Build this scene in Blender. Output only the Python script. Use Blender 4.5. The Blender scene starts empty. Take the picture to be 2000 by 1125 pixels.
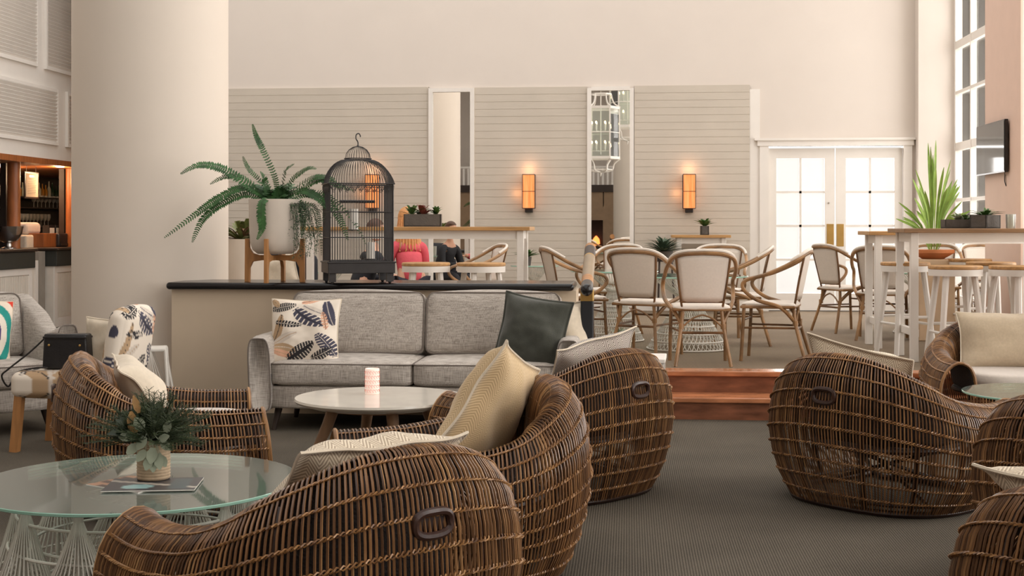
import bpy, bmesh, math, random
from mathutils import Vector, Matrix, noise
random.seed(7)
PI = math.pi
R = math.radians
S = bpy.context.scene
COL = S.collection

# ------------------------------------------------------------------ camera, world, light, exposure
F = 2600.0; HOR = 445.0; EYE = 1.40; YAW = R(5)
cd = bpy.data.cameras.new('camera'); cam = bpy.data.objects.new('camera', cd); COL.objects.link(cam)
cam.location = (0, 0, EYE); cam.rotation_euler = (R(90), 0, YAW)
cd.sensor_width = 36; cd.lens = 36 * F / 2000; cd.shift_y = -(562.5 - HOR) / 2000
cd.clip_start = .05; cd.clip_end = 200
S.camera = cam
S.view_settings.view_transform = 'Standard'; S.view_settings.look = 'None'
S.view_settings.exposure = 0.1; S.view_settings.gamma = 1.0; S.view_settings.use_curve_mapping = False

w = bpy.data.worlds.new('world'); S.world = w; w.use_nodes = True
wb = w.node_tree.nodes['Background']; wb.inputs[0].default_value = (1.0, .97, .945, 1); wb.inputs[1].default_value = .86

def area(name, loc, rot, sx, sy, power, col=(1, .962, .93)):
    l = bpy.data.lights.new(name, 'AREA'); l.shape = 'RECTANGLE'; l.size = sx; l.size_y = sy
    l.energy = power; l.color = col
    o = bpy.data.objects.new(name, l); COL.objects.link(o); o.location = loc; o.rotation_euler = rot
    return o
def lamp(name, loc, power, col, r=.04):
    l = bpy.data.lights.new(name, 'POINT'); l.energy = power; l.color = col; l.shadow_soft_size = r
    o = bpy.data.objects.new(name, l); COL.objects.link(o); o.location = loc
    return o
XR = 3.67; XG = 4.14; YB = 17.5; XL = -8.06; ZUP = .32; ZC = 6.6
BAYS = [(14.05, 17.3), (9.9, 12.8), (5.6, 8.6), (1.2, 4.3), (-3.2, 0)]
for i, (a, b) in enumerate(BAYS):      # daylight through the tall windows on the right
    area('daylight', (XG + .35, (a + b) / 2, 3.4), (0, R(90), 0), 5.6, b - a, [235, 300, 380, 320, 170][i])
area('overhead_fill', (-2.2, 3.5, ZC + .5), (0, 0, 0), 7, 15, 120)  # unseen overhead fill, added for ambient light in the lounge
area('overhead_fill', (-2.3, 14.2, ZC + .5), (0, 0, 0), 10.5, 4.6, 235)  # second added fill, brightens the raised level and back wall
area('door_daylight', (2.75, YB + .5, 1.5), (R(-90), 0, 0), 1.8, 2.2, 90)

# ------------------------------------------------------------------ helpers
CA, SA = math.cos(YAW), math.sin(YAW)
def P(px, t, py=None, z=0.0):
    """point at photo column px and distance t in front of the eye"""
    xc = (px - 1000) / F
    if py is not None: z = EYE - (py - HOR) / F * t
    return Vector((t * (xc * CA - SA), t * (xc * SA + CA), z))
def onX(px, py, X):
    xc = (px - 1000) / F; t = X / (xc * CA - SA)
    return P(px, t, py)
def onY(px, py, Y):
    xc = (px - 1000) / F; t = Y / (xc * SA + CA)
    return P(px, t, py)

def tag(o, label=None, cat=None, group=None, kind=None):
    if label: o['label'] = label
    if cat: o['category'] = cat
    if group: o['group'] = group
    if kind: o['kind'] = kind
    return o
def empty(name, loc=(0, 0, 0), rz=0, label=None, cat=None, group=None):
    o = bpy.data.objects.new(name, None); COL.objects.link(o); o.location = loc; o.rotation_euler = (0, 0, rz)
    o.empty_display_size = .1
    return tag(o, label, cat, group)
def copy_tree(o, parent=None, **kw):
    c = o.copy(); COL.objects.link(c)
    if parent: c.parent = parent
    for ch in list(o.children): copy_tree(ch, c)
    return c
def place(o, loc, rz, label=None, group=None):
    o.location = loc; o.rotation_euler = (0, 0, rz)
    if label: o['label'] = label
    if group: o['group'] = group
    return o

class MB:
    def __init__(s): s.v = []; s.f = []; s.c = None; s.uv = None
    def add(s, vs, fs):
        n = len(s.v); s.v += [tuple(v) for v in vs]; s.f += [tuple(i + n for i in f) for f in fs]; return s
    def box(s, x0, x1, y0, y1, z0, z1, m=None):
        vs = [Vector((x, y, z)) for x in (x0, x1) for y in (y0, y1) for z in (z0, z1)]
        if m: vs = [m @ v for v in vs]
        return s.add(vs, [(0, 1, 3, 2), (4, 6, 7, 5), (0, 4, 5, 1), (2, 3, 7, 6), (0, 2, 6, 4), (1, 5, 7, 3)])
    def cbox(s, c, d, m=None):
        return s.box(c[0] - d[0] / 2, c[0] + d[0] / 2, c[1] - d[1] / 2, c[1] + d[1] / 2, c[2] - d[2] / 2, c[2] + d[2] / 2, m)
    def tube(s, pts, r, n=6, cap=True, closed=False):
        pts = [Vector(p) for p in pts]; k = len(pts)
        rs = r if isinstance(r, (list, tuple)) else [r] * k
        vs = []; prev = None
        for i, p in enumerate(pts):
            if closed: d = pts[(i + 1) % k] - pts[i - 1]
            else: d = pts[min(i + 1, k - 1)] - pts[max(i - 1, 0)]
            d = d.normalized() if d.length > 1e-9 else Vector((0, 0, 1))
            if prev is None:
                a = d.orthogonal().normalized()
            else:
                a = prev - d * prev.dot(d); a = a.normalized() if a.length > 1e-6 else d.orthogonal().normalized()
            prev = a; b = d.cross(a)
            for j in range(n):
                q = 2 * PI * j / n
                vs.append(p + (a * math.cos(q) + b * math.sin(q)) * rs[i])
        fs = []
        for i in range(k if closed else k - 1):
            i2 = (i + 1) % k
            for j in range(n):
                j2 = (j + 1) % n
                fs.append((i * n + j, i * n + j2, i2 * n + j2, i2 * n + j))
        if cap and not closed:
            fs.append(tuple(range(n))[::-1]); fs.append(tuple(range((k - 1) * n, k * n)))
        return s.add(vs, fs)
    def sq(s, p0, p1, a, b=None):     # square bar
        p0 = Vector(p0); p1 = Vector(p1); b = b or a
        d = (p1 - p0).normalized(); u = Vector((0, 0, 1)).cross(d)
        u = u.normalized() if u.length > .2 else Vector((1, 0, 0)); 
        u = (u - d * u.dot(d)).normalized(); v = d.cross(u)
        vs = [p + u * i * a / 2 + v * j * b / 2 for p in (p0, p1) for i, j in ((-1, -1), (1, -1), (1, 1), (-1, 1))]
        return s.add(vs, [(3, 2, 1, 0), (4, 5, 6, 7), (0, 1, 5, 4), (1, 2, 6, 5), (2, 3, 7, 6), (3, 0, 4, 7)])
    def lathe(s, prof, n=32, c=(0, 0, 0), cap=True, sy=1.0):
        vs = []; fs = []
        for r, z in prof:
            for j in range(n):
                q = 2 * PI * j / n; vs.append((c[0] + r * math.cos(q), c[1] + r * math.sin(q) * sy, c[2] + z))
        for i in range(len(prof) - 1):
            for j in range(n):
                j2 = (j + 1) % n; fs.append((i * n + j, i * n + j2, (i + 1) * n + j2, (i + 1) * n + j))
        if cap:
            fs.append(tuple(range(n))[::-1]); fs.append(tuple(range((len(prof) - 1) * n, len(prof) * n)))
        return s.add(vs, fs)
    def ball(s, c, r, n=10, sc=(1, 1, 1)):
        pr = [(max(1e-4, r * math.sin(PI * i / n)), -r * math.cos(PI * i / n)) for i in range(n + 1)]
        k = len(s.v); s.lathe(pr, n + 2, (0, 0, 0), cap=False)
        for i in range(k, len(s.v)):
            v = s.v[i]; s.v[i] = (c[0] + v[0] * sc[0], c[1] + v[1] * sc[1], c[2] + v[2] * sc[2])
        return s
    def grid(s, fn, nu, nv, wrapu=False):
        vs = [fn(i / nu, j / nv) for i in range(nu + (0 if wrapu else 1)) for j in range(nv + 1)]
        fs = []; m = nv + 1; tot = nu + (0 if wrapu else 1)
        for i in range(nu):
            for j in range(nv):
                i2 = (i + 1) % tot if wrapu else i + 1
                fs.append((i * m + j, i2 * m + j, i2 * m + j + 1, i * m + j + 1))
        return s.add(vs, fs)
    def prism(s, poly, z0, z1, m=None):
        n = len(poly); vs = [Vector((x, y, z)) for z in (z0, z1) for x, y in poly]
        if m: vs = [m @ v for v in vs]
        return s.add(vs, [tuple(range(n))[::-1], tuple(range(n, 2 * n))] + [(i, (i + 1) % n, n + (i + 1) % n, n + i) for i in range(n)])
    def blade(s, pts, wd, up=Vector((0, 0, 1)), fold=.0, prof=None):
        """leaf blade along pts; half width follows a lens profile"""
        pts = [Vector(p) for p in pts]; k = len(pts); vs = []; fs = []
        for i, p in enumerate(pts):
            d = (pts[min(i + 1, k - 1)] - pts[max(i - 1, 0)]).normalized()
            sd = d.cross(up); sd = sd.normalized() if sd.length > 1e-4 else Vector((1, 0, 0))
            nrm = sd.cross(d); q = i / (k - 1)
            hw = wd * (prof(q) if prof else math.sin(PI * (q * .92 + .06)) ** .8)
            vs += [p - sd * hw + nrm * fold * hw, p, p + sd * hw + nrm * fold * hw]
        for i in range(k - 1):
            a = i * 3; fs += [(a, a + 1, a + 4, a + 3), (a + 1, a + 2, a + 5, a + 4)]
        return s.add(vs, fs)
    def xf(s, m):
        s.v = [tuple(m @ Vector(v)) for v in s.v]; return s
    def build(s, name, mat, parent=None, smooth=True, bevel=0, seg=2, sub=0, auto=True, solid=0, colors=None, uvs=None):
        me = bpy.data.meshes.new(name); me.from_pydata(s.v, [], s.f); me.update()
        if uvs is not None:
            ul = me.uv_layers.new(name='UVMap')
            buf = []
            for l in me.loops: buf += uvs[l.vertex_index]
            ul.data.foreach_set('uv', buf)
        if colors is not None:
            ca = me.color_attributes.new('pattern', 'FLOAT_COLOR', 'POINT')
            ca.data.foreach_set('color', [x for c in colors for x in (c[0], c[1], c[2], 1)])
        me.materials.append(mat)
        if smooth: me.polygons.foreach_set('use_smooth', [True] * len(me.polygons))
        o = bpy.data.objects.new(name, me); COL.objects.link(o)
        if parent: o.parent = parent
        if smooth and auto and not sub:
            try: me.set_sharp_from_angle(angle=R(42))
            except Exception: pass
        if solid:
            m = o.modifiers.new('solid', 'SOLIDIFY'); m.thickness = solid
        if bevel:
            m = o.modifiers.new('bevel', 'BEVEL'); m.width = bevel; m.segments = seg; m.limit_method = 'ANGLE'
        if sub:
            m = o.modifiers.new('sub', 'SUBSURF'); m.levels = sub; m.render_levels = sub
        return o
def catmull(ps, n=8):
    ps = [Vector(p) for p in ps]; out = []
    for i in range(len(ps) - 1):
        p0 = ps[max(i - 1, 0)]; p1 = ps[i]; p2 = ps[i + 1]; p3 = ps[min(i + 2, len(ps) - 1)]
        for j in range(n):
            t = j / n
            out.append(.5 * ((2 * p1) + (p2 - p0) * t + (2 * p0 - 5 * p1 + 4 * p2 - p3) * t * t + (3 * p1 - p0 - 3 * p2 + p3) * t ** 3))
    out.append(ps[-1]); return out

# ------------------------------------------------------------------ materials
MATS = {}
def sr(c):     # sRGB 0-255 to linear
    return tuple(((x / 255) / 12.92 if x / 255 < .04045 else ((x / 255 + .055) / 1.055) ** 2.4) for x in c)
def mat(name, col, rough=.6, var=.08, scale=6, bump=0, bscale=80, metal=0, spec=.5, sheen=0, coords='Object', stretch=None):
    if name in MATS: return MATS[name]
    m = bpy.data.materials.new(name); m.use_nodes = True; nt = m.node_tree; b = nt.nodes['Principled BSDF']
    c = sr(col); L = nt.links
    tc = nt.nodes.new('ShaderNodeTexCoord'); src = tc.outputs[coords]
    if stretch:
        mp = nt.nodes.new('ShaderNodeMapping'); mp.inputs['Scale'].default_value = stretch; L.new(src, mp.inputs[0]); src = mp.outputs[0]
    nz = nt.nodes.new('ShaderNodeTexNoise'); nz.inputs['Scale'].default_value = scale; nz.inputs['Detail'].default_value = 4
    L.new(src, nz.inputs['Vector'])
    cr = nt.nodes.new('ShaderNodeValToRGB'); L.new(nz.outputs[0], cr.inputs[0])
    cr.color_ramp.elements[0].position = .3; cr.color_ramp.elements[1].position = .7
    cr.color_ramp.elements[0].color = (*[x * (1 - var) for x in c], 1); cr.color_ramp.elements[1].color = (*[min(1, x * (1 + var)) for x in c], 1)
    L.new(cr.outputs[0], b.inputs['Base Color'])
    b.inputs['Roughness'].default_value = rough; b.inputs['Metallic'].default_value = metal
    b.inputs['Specular IOR Level'].default_value = spec
    if sheen: b.inputs['Sheen Weight'].default_value = sheen
    if bump:
        n2 = nt.nodes.new('ShaderNodeTexNoise'); n2.inputs['Scale'].default_value = bscale; L.new(src, n2.inputs['Vector'])
        bp = nt.nodes.new('ShaderNodeBump'); bp.inputs['Strength'].default_value = bump; bp.inputs['Distance'].default_value = .01
        L.new(n2.outputs[0], bp.inputs['Height']); L.new(bp.outputs[0], b.inputs['Normal'])
    MATS[name] = m; return m
def ramp(nt, fac, stops):
    cr = nt.nodes.new('ShaderNodeValToRGB'); nt.links.new(fac, cr.inputs[0])
    e = cr.color_ramp.elements
    while len(e) < len(stops): e.new(.5)
    for i, (p, c) in enumerate(stops): e[i].position = p; e[i].color = (*c, 1)
    return cr.outputs[0]
def mnode(nt, op, a, b=None):
    n = nt.nodes.new('ShaderNodeMath'); n.operation = op
    for i, x in enumerate((a, b)):
        if x is None: continue
        if isinstance(x, (int, float)): n.inputs[i].default_value = x
        else: nt.links.new(x, n.inputs[i])
    return n.outputs[0]
def rattan(name, stops, rough=.38):
    m = bpy.data.materials.new(name); m.use_nodes = True; nt = m.node_tree; b = nt.nodes['Principled BSDF']
    g = nt.nodes.new('ShaderNodeNewGeometry'); tc = nt.nodes.new('ShaderNodeTexCoord')
    nz = nt.nodes.new('ShaderNodeTexNoise'); nz.inputs['Scale'].default_value = 9; nt.links.new(tc.outputs['Object'], nz.inputs['Vector'])
    f = mnode(nt, 'ADD', mnode(nt, 'MULTIPLY', g.outputs['Random Per Island'], .5), mnode(nt, 'MULTIPLY', nz.outputs[0], .5))
    nt.links.new(ramp(nt, f, [(p, sr(c)) for p, c in stops]), b.inputs['Base Color'])
    b.inputs['Roughness'].default_value = rough
    return m
M_cane = rattan('rattan_cane', [(.15, (68, 46, 33)), (.42, (106, 75, 50)), (.68, (146, 106, 70)), (.95, (190, 150, 102))], .27)
M_bind = rattan('rattan_binding', [(.2, (94, 62, 38)), (.6, (160, 116, 70)), (.9, (196, 152, 100))])
M_caned = mat('rattan_frame_dark', (48, 30, 22), .4, .2)
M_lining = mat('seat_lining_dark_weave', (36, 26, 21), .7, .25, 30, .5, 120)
M_bamboo = mat('bamboo', (146, 110, 72), .38, .45, 7)
M_bamboo_d = mat('bamboo_scorched', (112, 80, 50), .38, .5, 9)
M_whitewicker = rattan('white_wicker', [(.2, (206, 200, 190)), (.8, (240, 235, 226))], .6)
M_wall = mat('painted_wall', (220, 210, 200), .8, .015, 2)
M_panel = mat('painted_boards', (200, 190, 176), .65, .03, 3)
M_white = mat('white_gloss_paint', (234, 228, 220), .45, .02, 4)
M_offwhite = mat('aged_white_paint', (222, 214, 202), .5, .05, 6)
M_oak = mat('oak_top', (188, 144, 92), .45, .22, 3, stretch=(1, 12, 12))
M_oakdark = mat('worn_oak_top', (146, 112, 78), .5, .22, 3, stretch=(1, 12, 12))
M_wood = mat('light_wood', (176, 124, 74), .45, .18, 4, stretch=(8, 8, 1))
M_woodleg = mat('ash_wood', (150, 116, 86), .5, .15, 4, stretch=(8, 8, 1))
M_black = mat('black_lacquer', (26, 24, 25), .22, .1)
M_iron = mat('black_iron', (40, 36, 35), .45, .2, 20)
M_dark = mat('dark_brown_wood', (52, 38, 30), .45, .2)
M_planter = mat('dark_slate_planter', (88, 82, 76), .7, .1, 12, .2, 60)
M_soil = mat('soil', (46, 36, 30), .95, .3, 60, .6, 80)
M_pot = mat('matte_ceramic_pot', (214, 202, 188), .55, .04, 5)
M_brass = mat('brass', (196, 160, 96), .35, .08, metal=.9)
M_steel = mat('steel', (190, 186, 182), .2, .05, metal=1)
M_green = mat('green_leaf', (74, 104, 50), .5, .35, 12)
M_fern = mat('fern_leaf', (50, 92, 42), .5, .4, 14)
M_ferndark = mat('fern_leaf_dark', (44, 60, 34), .55, .35, 14)
M_palm = mat('palm_leaf', (138, 170, 78), .45, .3, 8)
M_sage = mat('sage_leaf', (160, 168, 146), .6, .15, 16)
M_deepleaf = mat('deep_green_leaf', (42, 56, 34), .5, .3, 12)
M_redleaf = mat('red_leaf', (120, 60, 48), .45, .25, 14)
M_dryleaf = mat('dried_leaf', (190, 148, 96), .6, .2, 16)
M_step = mat('polished_brown_stone', (186, 122, 84), .22, .3, 5, stretch=(1, 4, 4))
M_riser = mat('dark_brown_stone', (124, 78, 56), .25, .4, 5, stretch=(1, 4, 4))
M_cream = mat('cream_fabric', (222, 208, 186), .85, .05, 40, .25, 400, sheen=.2)
M_beige = mat('beige_linen', (196, 178, 152), .9, .06, 60, .3, 500, sheen=.2)
M_greycush = mat('pale_grey_cushion', (206, 196, 186), .9, .05, 50, .3, 400, sheen=.2)
M_greenvel = mat('dark_green_velvet', (58, 60, 50), .85, .12, 20, .2, 200, sheen=.5)
M_textile = mat('white_textilene', (228, 218, 206), .75, .03, 60, .2, 600)
M_leather = mat('black_leather', (34, 32, 33), .4, .15, 30, .2, 120)
M_skin = mat('skin', (214, 164, 136), .5, .04, 10)
M_pink = mat('coral_pink_cloth', (216, 86, 98), .8, .08, 10, .3, 40)
M_navy = mat('black_suit_cloth', (34, 36, 42), .8, .1, 10, .2, 60)
M_blond = mat('blond_hair', (214, 150, 92), .5, .3, 40, stretch=(6, 6, 1))
M_brown = mat('brown_hair', (92, 62, 44), .5, .3, 40, stretch=(6, 6, 1))
M_clothblue = mat('dark_trousers', (44, 46, 54), .85, .1, 10)
M_paper = mat('white_paper', (232, 228, 220), .7, .02)

def linen():
    m = bpy.data.materials.new('grey_slub_linen'); m.use_nodes = True; nt = m.node_tree; b = nt.nodes['Principled BSDF']; L = nt.links
    tc = nt.nodes.new('ShaderNodeTexCoord'); outs = []
    for st in ((14, 14, 260), (260, 260, 14)):
        mp = nt.nodes.new('ShaderNodeMapping'); mp.inputs['Scale'].default_value = st; L.new(tc.outputs['Object'], mp.inputs[0])
        nz = nt.nodes.new('ShaderNodeTexNoise'); nz.inputs['Scale'].default_value = 1; nz.inputs['Detail'].default_value = 2; L.new(mp.outputs[0], nz.inputs['Vector']); outs.append(nz.outputs[0])
    f = mnode(nt, 'MULTIPLY', mnode(nt, 'ADD', outs[0], outs[1]), .5)
    L.new(ramp(nt, f, [(.36, sr((140, 130, 120))), (.5, sr((182, 173, 163))), (.64, sr((206, 198, 188)))]), b.inputs['Base Color'])
    b.inputs['Roughness'].default_value = .9; b.inputs['Sheen Weight'].default_value = .2
    bp = nt.nodes.new('ShaderNodeBump'); bp.inputs['Strength'].default_value = .3; bp.inputs['Distance'].default_value = .004
    L.new(f, bp.inputs['Height']); L.new(bp.outputs[0], b.inputs['Normal'])
    return m
M_linen = linen()
def carpet(name, c0, c1):
    m = bpy.data.materials.new(name); m.use_nodes = True; nt = m.node_tree; b = nt.nodes['Principled BSDF']; L = nt.links
    tc = nt.nodes.new('ShaderNodeTexCoord'); sp = nt.nodes.new('ShaderNodeSeparateXYZ'); L.new(tc.outputs['Object'], sp.inputs[0])
    nz = nt.nodes.new('ShaderNodeTexNoise'); nz.inputs['Scale'].default_value = 90; L.new(tc.outputs['Object'], nz.inputs['Vector'])
    n2 = nt.nodes.new('ShaderNodeTexNoise'); n2.inputs['Scale'].default_value = 1.5; L.new(tc.outputs['Object'], n2.inputs['Vector'])
    x = mnode(nt, 'ADD', mnode(nt, 'MULTIPLY', sp.outputs[0], 85), mnode(nt, 'MULTIPLY', nz.outputs[0], .5))
    rib = mnode(nt, 'ABSOLUTE', mnode(nt, 'SUBTRACT', mnode(nt, 'FRACT', x), .5))
    y = mnode(nt, 'ABSOLUTE', mnode(nt, 'SUBTRACT', mnode(nt, 'FRACT', mnode(nt, 'MULTIPLY', sp.outputs[1], 110)), .5))
    f = mnode(nt, 'ADD', mnode(nt, 'ADD', mnode(nt, 'MULTIPLY', rib, 1.1), mnode(nt, 'MULTIPLY', y, .4)), mnode(nt, 'MULTIPLY', n2.outputs[0], .35))
    L.new(ramp(nt, f, [(.2, sr(c0)), (.85, sr(c1))]), b.inputs['Base Color'])
    b.inputs['Roughness'].default_value = .95; b.inputs['Specular IOR Level'].default_value = .15
    bp = nt.nodes.new('ShaderNodeBump'); bp.inputs['Strength'].default_value = .5; bp.inputs['Distance'].default_value = .004
    L.new(rib, bp.inputs['Height']); L.new(bp.outputs[0], b.inputs['Normal'])
    return m
M_carpet = carpet('ribbed_carpet', (52, 48, 42), (110, 102, 90))
M_carpet2 = carpet('ribbed_carpet_upper', (100, 86, 70), (150, 134, 114))
def herring(name, ca, cb, N=34):
    m = bpy.data.materials.new(name); m.use_nodes = True; nt = m.node_tree; b = nt.nodes['Principled BSDF']; L = nt.links
    tc = nt.nodes.new('ShaderNodeTexCoord'); sp = nt.nodes.new('ShaderNodeSeparateXYZ'); L.new(tc.outputs['UV'], sp.inputs[0])
    zz = mnode(nt, 'ABSOLUTE', mnode(nt, 'SUBTRACT', mnode(nt, 'FRACT', mnode(nt, 'MULTIPLY', sp.outputs[0], 9)), .5))
    v = mnode(nt, 'ADD', mnode(nt, 'MULTIPLY', sp.outputs[1], N), mnode(nt, 'MULTIPLY', zz, 6))
    f = mnode(nt, 'FRACT', v)
    L.new(ramp(nt, f, [(.0, sr(ca)), (.40, sr(ca)), (.55, sr(cb)), (.95, sr(cb))]), b.inputs['Base Color'])
    b.inputs['Roughness'].default_value = .9; b.inputs['Sheen Weight'].default_value = .2
    return m
M_herr = herring('cream_herringbone', (230, 216, 192), (172, 154, 130))
M_herrg = herring('grey_herringbone', (208, 198, 186), (112, 100, 92), 40)
M_herrt = herring('tan_herringbone', (218, 192, 150), (186, 158, 118), 44)
def vcol(name, rough=.85):
    m = bpy.data.materials.new(name); m.use_nodes = True; nt = m.node_tree; b = nt.nodes['Principled BSDF']
    a = nt.nodes.new('ShaderNodeAttribute'); a.attribute_name = 'pattern'; nt.links.new(a.outputs['Color'], b.inputs['Base Color'])
    b.inputs['Roughness'].default_value = rough; return m
M_print = vcol('printed_fabric')
M_print2 = vcol('printed_paper', .35)
def glassy(name, col, alpha=.25, rough=.03, tint=(.9, .97, .93, 1), ior=1.5):
    m = bpy.data.materials.new(name); m.use_nodes = True; nt = m.node_tree; L = nt.links
    for n in list(nt.nodes): nt.nodes.remove(n)
    o = nt.nodes.new('ShaderNodeOutputMaterial'); tr = nt.nodes.new('ShaderNodeBsdfTransparent'); gl = nt.nodes.new('ShaderNodeBsdfGlossy')
    df = nt.nodes.new('ShaderNodeBsdfDiffuse'); m1 = nt.nodes.new('ShaderNodeMixShader'); m2 = nt.nodes.new('ShaderNodeMixShader'); fr = nt.nodes.new('ShaderNodeFresnel')
    tr.inputs[0].default_value = tint; df.inputs[0].default_value = (*sr(col), 1); gl.inputs['Roughness'].default_value = rough
    gl.inputs[0].default_value = (1, 1, 1, 1); fr.inputs[0].default_value = ior
    m1.inputs[0].default_value = alpha; L.new(tr.outputs[0], m1.inputs[1]); L.new(df.outputs[0], m1.inputs[2])
    L.new(fr.outputs[0], m2.inputs[0]); L.new(m1.outputs[0], m2.inputs[1]); L.new(gl.outputs[0], m2.inputs[2]); L.new(m2.outputs[0], o.inputs[0])
    return m
M_glass = glassy('green_table_glass', (200, 216, 204), .2)
M_glassedge = glassy('green_glass_edge', (168, 216, 196), .75)
M_clear = glassy('clear_glass', (230, 232, 230), .12)
M_pane = glassy('window_glass', (250, 248, 242), .2, .02, (1, 1, 1, 1), 1.08)
def mirror():
    m = bpy.data.materials.new('mirror'); m.use_nodes = True; b = m.node_tree.nodes['Principled BSDF']
    b.inputs['Metallic'].default_value = 1; b.inputs['Roughness'].default_value = .01; b.inputs['Base Color'].default_value = (.9, .89, .86, 1); return m
M_mirror = mirror()
def emis(name, col, st, base=None):
    m = bpy.data.materials.new(name); m.use_nodes = True; b = m.node_tree.nodes['Principled BSDF']
    b.inputs['Base Color'].default_value = (*(base or col), 1); b.inputs['Emission Color'].default_value = (*col, 1); b.inputs['Emission Strength'].default_value = st; return m
def shade_mat():
    m = bpy.data.materials.new('glowing_string_shade'); m.use_nodes = True; nt = m.node_tree; b = nt.nodes['Principled BSDF']
    tc = nt.nodes.new('ShaderNodeTexCoord'); mp = nt.nodes.new('ShaderNodeMapping'); mp.inputs['Scale'].default_value = (110, 110, 3); nt.links.new(tc.outputs['Object'], mp.inputs[0])
    nz = nt.nodes.new('ShaderNodeTexNoise'); nz.inputs['Scale'].default_value = 1; nt.links.new(mp.outputs[0], nz.inputs['Vector'])
    c = ramp(nt, nz.outputs[0], [(.35, (.9, .17, .03)), (.65, (1, .40, .13))])
    nt.links.new(c, b.inputs['Emission Color']); b.inputs['Emission Strength'].default_value = .95; b.inputs['Base Color'].default_value = (.3, .14, .05, 1)
    return m
M_shade = shade_mat()
M_lantern = emis('glowing_paper_lantern', (1, .72, .6), .35, (.9, .75, .68))
M_bulb = emis('warm_bulb', (1, .72, .42), 6)
M_marble = mat('pale_marble', (222, 216, 204), .12, .07, 5)
# ------------------------------------------------------------------ the setting
def struct(name, mb, m, bevel=0, smooth=False, parent=None, **k):
    o = mb.build(name, m, parent, smooth=smooth, bevel=bevel, **k)
    if not parent: o['kind'] = 'structure'
    return o
LX0 = P(315, 9.9).x; LX1 = P(1121, 9.95).x       # ledge wall ends
struct('floor', MB().box(-12, 6, -8, 24.2, -.12, 0), M_carpet)
struct('floor_raised', MB().box(-4.5, XG, 10.14, YB, 0, ZUP), M_carpet2)
st = MB()
st.box(LX1, XR, 9.80, 10.14, 0, .125).box(LX1, XR, 10.11, 10.16, .16, .285)
struct('steps', st, M_riser)
struct('trim_1', MB().box(LX1, XR, 9.775, 10.13, .125, .162), M_step, bevel=.008)
struct('trim_2', MB().box(LX1, XR, 10.085, 10.30, .285, .324), M_step, bevel=.008)
wb_ = MB(); DX0 = onY(1497, 500, YB).x; DX1 = onY(1768, 500, YB).x; DZ = 2.46
wb_.box(-6.3, DX0, YB, YB + .25, 0, ZC).box(DX0, DX1, YB, YB + .25, DZ, ZC).box(DX1, XG + .06, YB, YB + .25, 0, ZC)
struct('wall_back', wb_, M_wall)
struct('wall_bar_side', MB().box(-6.5, -6.3, YB, 24, 0, ZC), M_wall)
struct('wall_bar_end', MB().box(-12, -6.3, 24, 24.2, 0, ZC), M_wall)
struct('wall_bulkhead', MB().box(-8.5, XL, 8, 24, 2.34, ZC), M_white)
struct('wall_left', MB().box(-8.5, XL, -8, 12, 0, 2.34).box(-8.5, XL, -8, 8, 2.34, ZC), M_wall)
wr = MB(); ys = [-8]
for a, b in reversed(BAYS): ys += [a, b]
ys.append(YB)
for i in range(0, len(ys), 2): wr.box(XR, XG + .06, ys[i], ys[i + 1], 0, ZC)
for a, b in BAYS: wr.box(XR, XG + .06, a, b, 6.2, ZC)
struct('wall_right', wr, M_wall)
cl = MB(); sx0, sx1, sy0, sy1 = -5.7, 1.3, -4, 11  # roof openings are made up, to let ambient light in
cl.box(-12, sx0, -8, 11.7, ZC, ZC + .15).box(-12, -7.8, 11.7, 24.2, ZC, ZC + .15).box(-7.8, sx0, 16.7, 24.2, ZC, ZC + .15).box(3.2, 6, -8, 24.2, ZC, ZC + .15).box(sx1, 3.2, -8, 11.7, ZC, ZC + .15).box(sx0, sx1, -8, sy0, ZC, ZC + .15).box(sx0, sx1, sy1, 11.7, ZC, ZC + .15).box(sx0, 3.2, 16.7, 24.2, ZC, ZC + .15)
struct('ceiling', cl, M_wall)
sk = MB()
for i in range(6): sk.box(sx0, sx1, sy0 + i * 3 - .04, sy0 + i * 3 + .04, ZC, ZC + .12)
for i in range(4): sk.box(sx0 + i * 2.33 - .04, sx0 + i * 2.33 + .04, sy0, sy1, ZC, ZC + .12)
for i in range(5): sk.box(-7.8, 3.2, 11.7 + i * 1.25 - .04, 11.7 + i * 1.25 + .04, ZC, ZC + .12)
struct('trim_3', sk, M_white)  # bars across the added ceiling openings
struct('wall_rear', MB().box(-12, 6, -8.2, -8, 0, ZC), M_wall)
# mezzanine front seen only in the mirror
struct('wall_mezzanine', MB().box(-8, -.75, -6.3, -6, 2.05, 2.5).box(-8, -1.9, -6.3, -6, 0, 2.05).box(-.78, -.3, -6.3, -6, 0, 2.5).box(-1.9, -.78, -6.3, -6, 1.64, 2.05), mat('tan_wall', (150, 124, 98), .8))
mz = tag(MB().box(-8, -.3, -6.35, -5.95, 2.5, 2.72).build('mezzanine_beam', M_dark, None, smooth=False), kind='structure')
bal = MB(); bal.box(-6, -.3, -6.05, -5.98, 3.24, 3.3)
for i in range(40): bal.cbox((-6 + i * .145, -6.02, 2.98), (.06, .04, .54))
tag(bal.build('balustrade', M_white, None, smooth=False), kind='structure')
struct('fireplace_niche', MB().box(-1.9, -.78, -6.9, -6.8, 0, 1.64), M_dark)
fl = tag(MB().lathe([(.02, 0), (.12, .06), (.1, .2), (.02, .3)], 12, (-1.0, -6.5, .85)).build('fire_lamp', emis('red_lamp', (1, .22, .05), 3), None), 'glowing red lamp in the dark niche seen in the mirror beside the railing', 'lamp')
tag(MB().box(-1.3, -.8, -6.75, -6.3, 0, .85).build('lamp_console', M_dark, None, bevel=.01), 'dark console under the red lamp seen in the right mirror', 'console')

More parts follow.
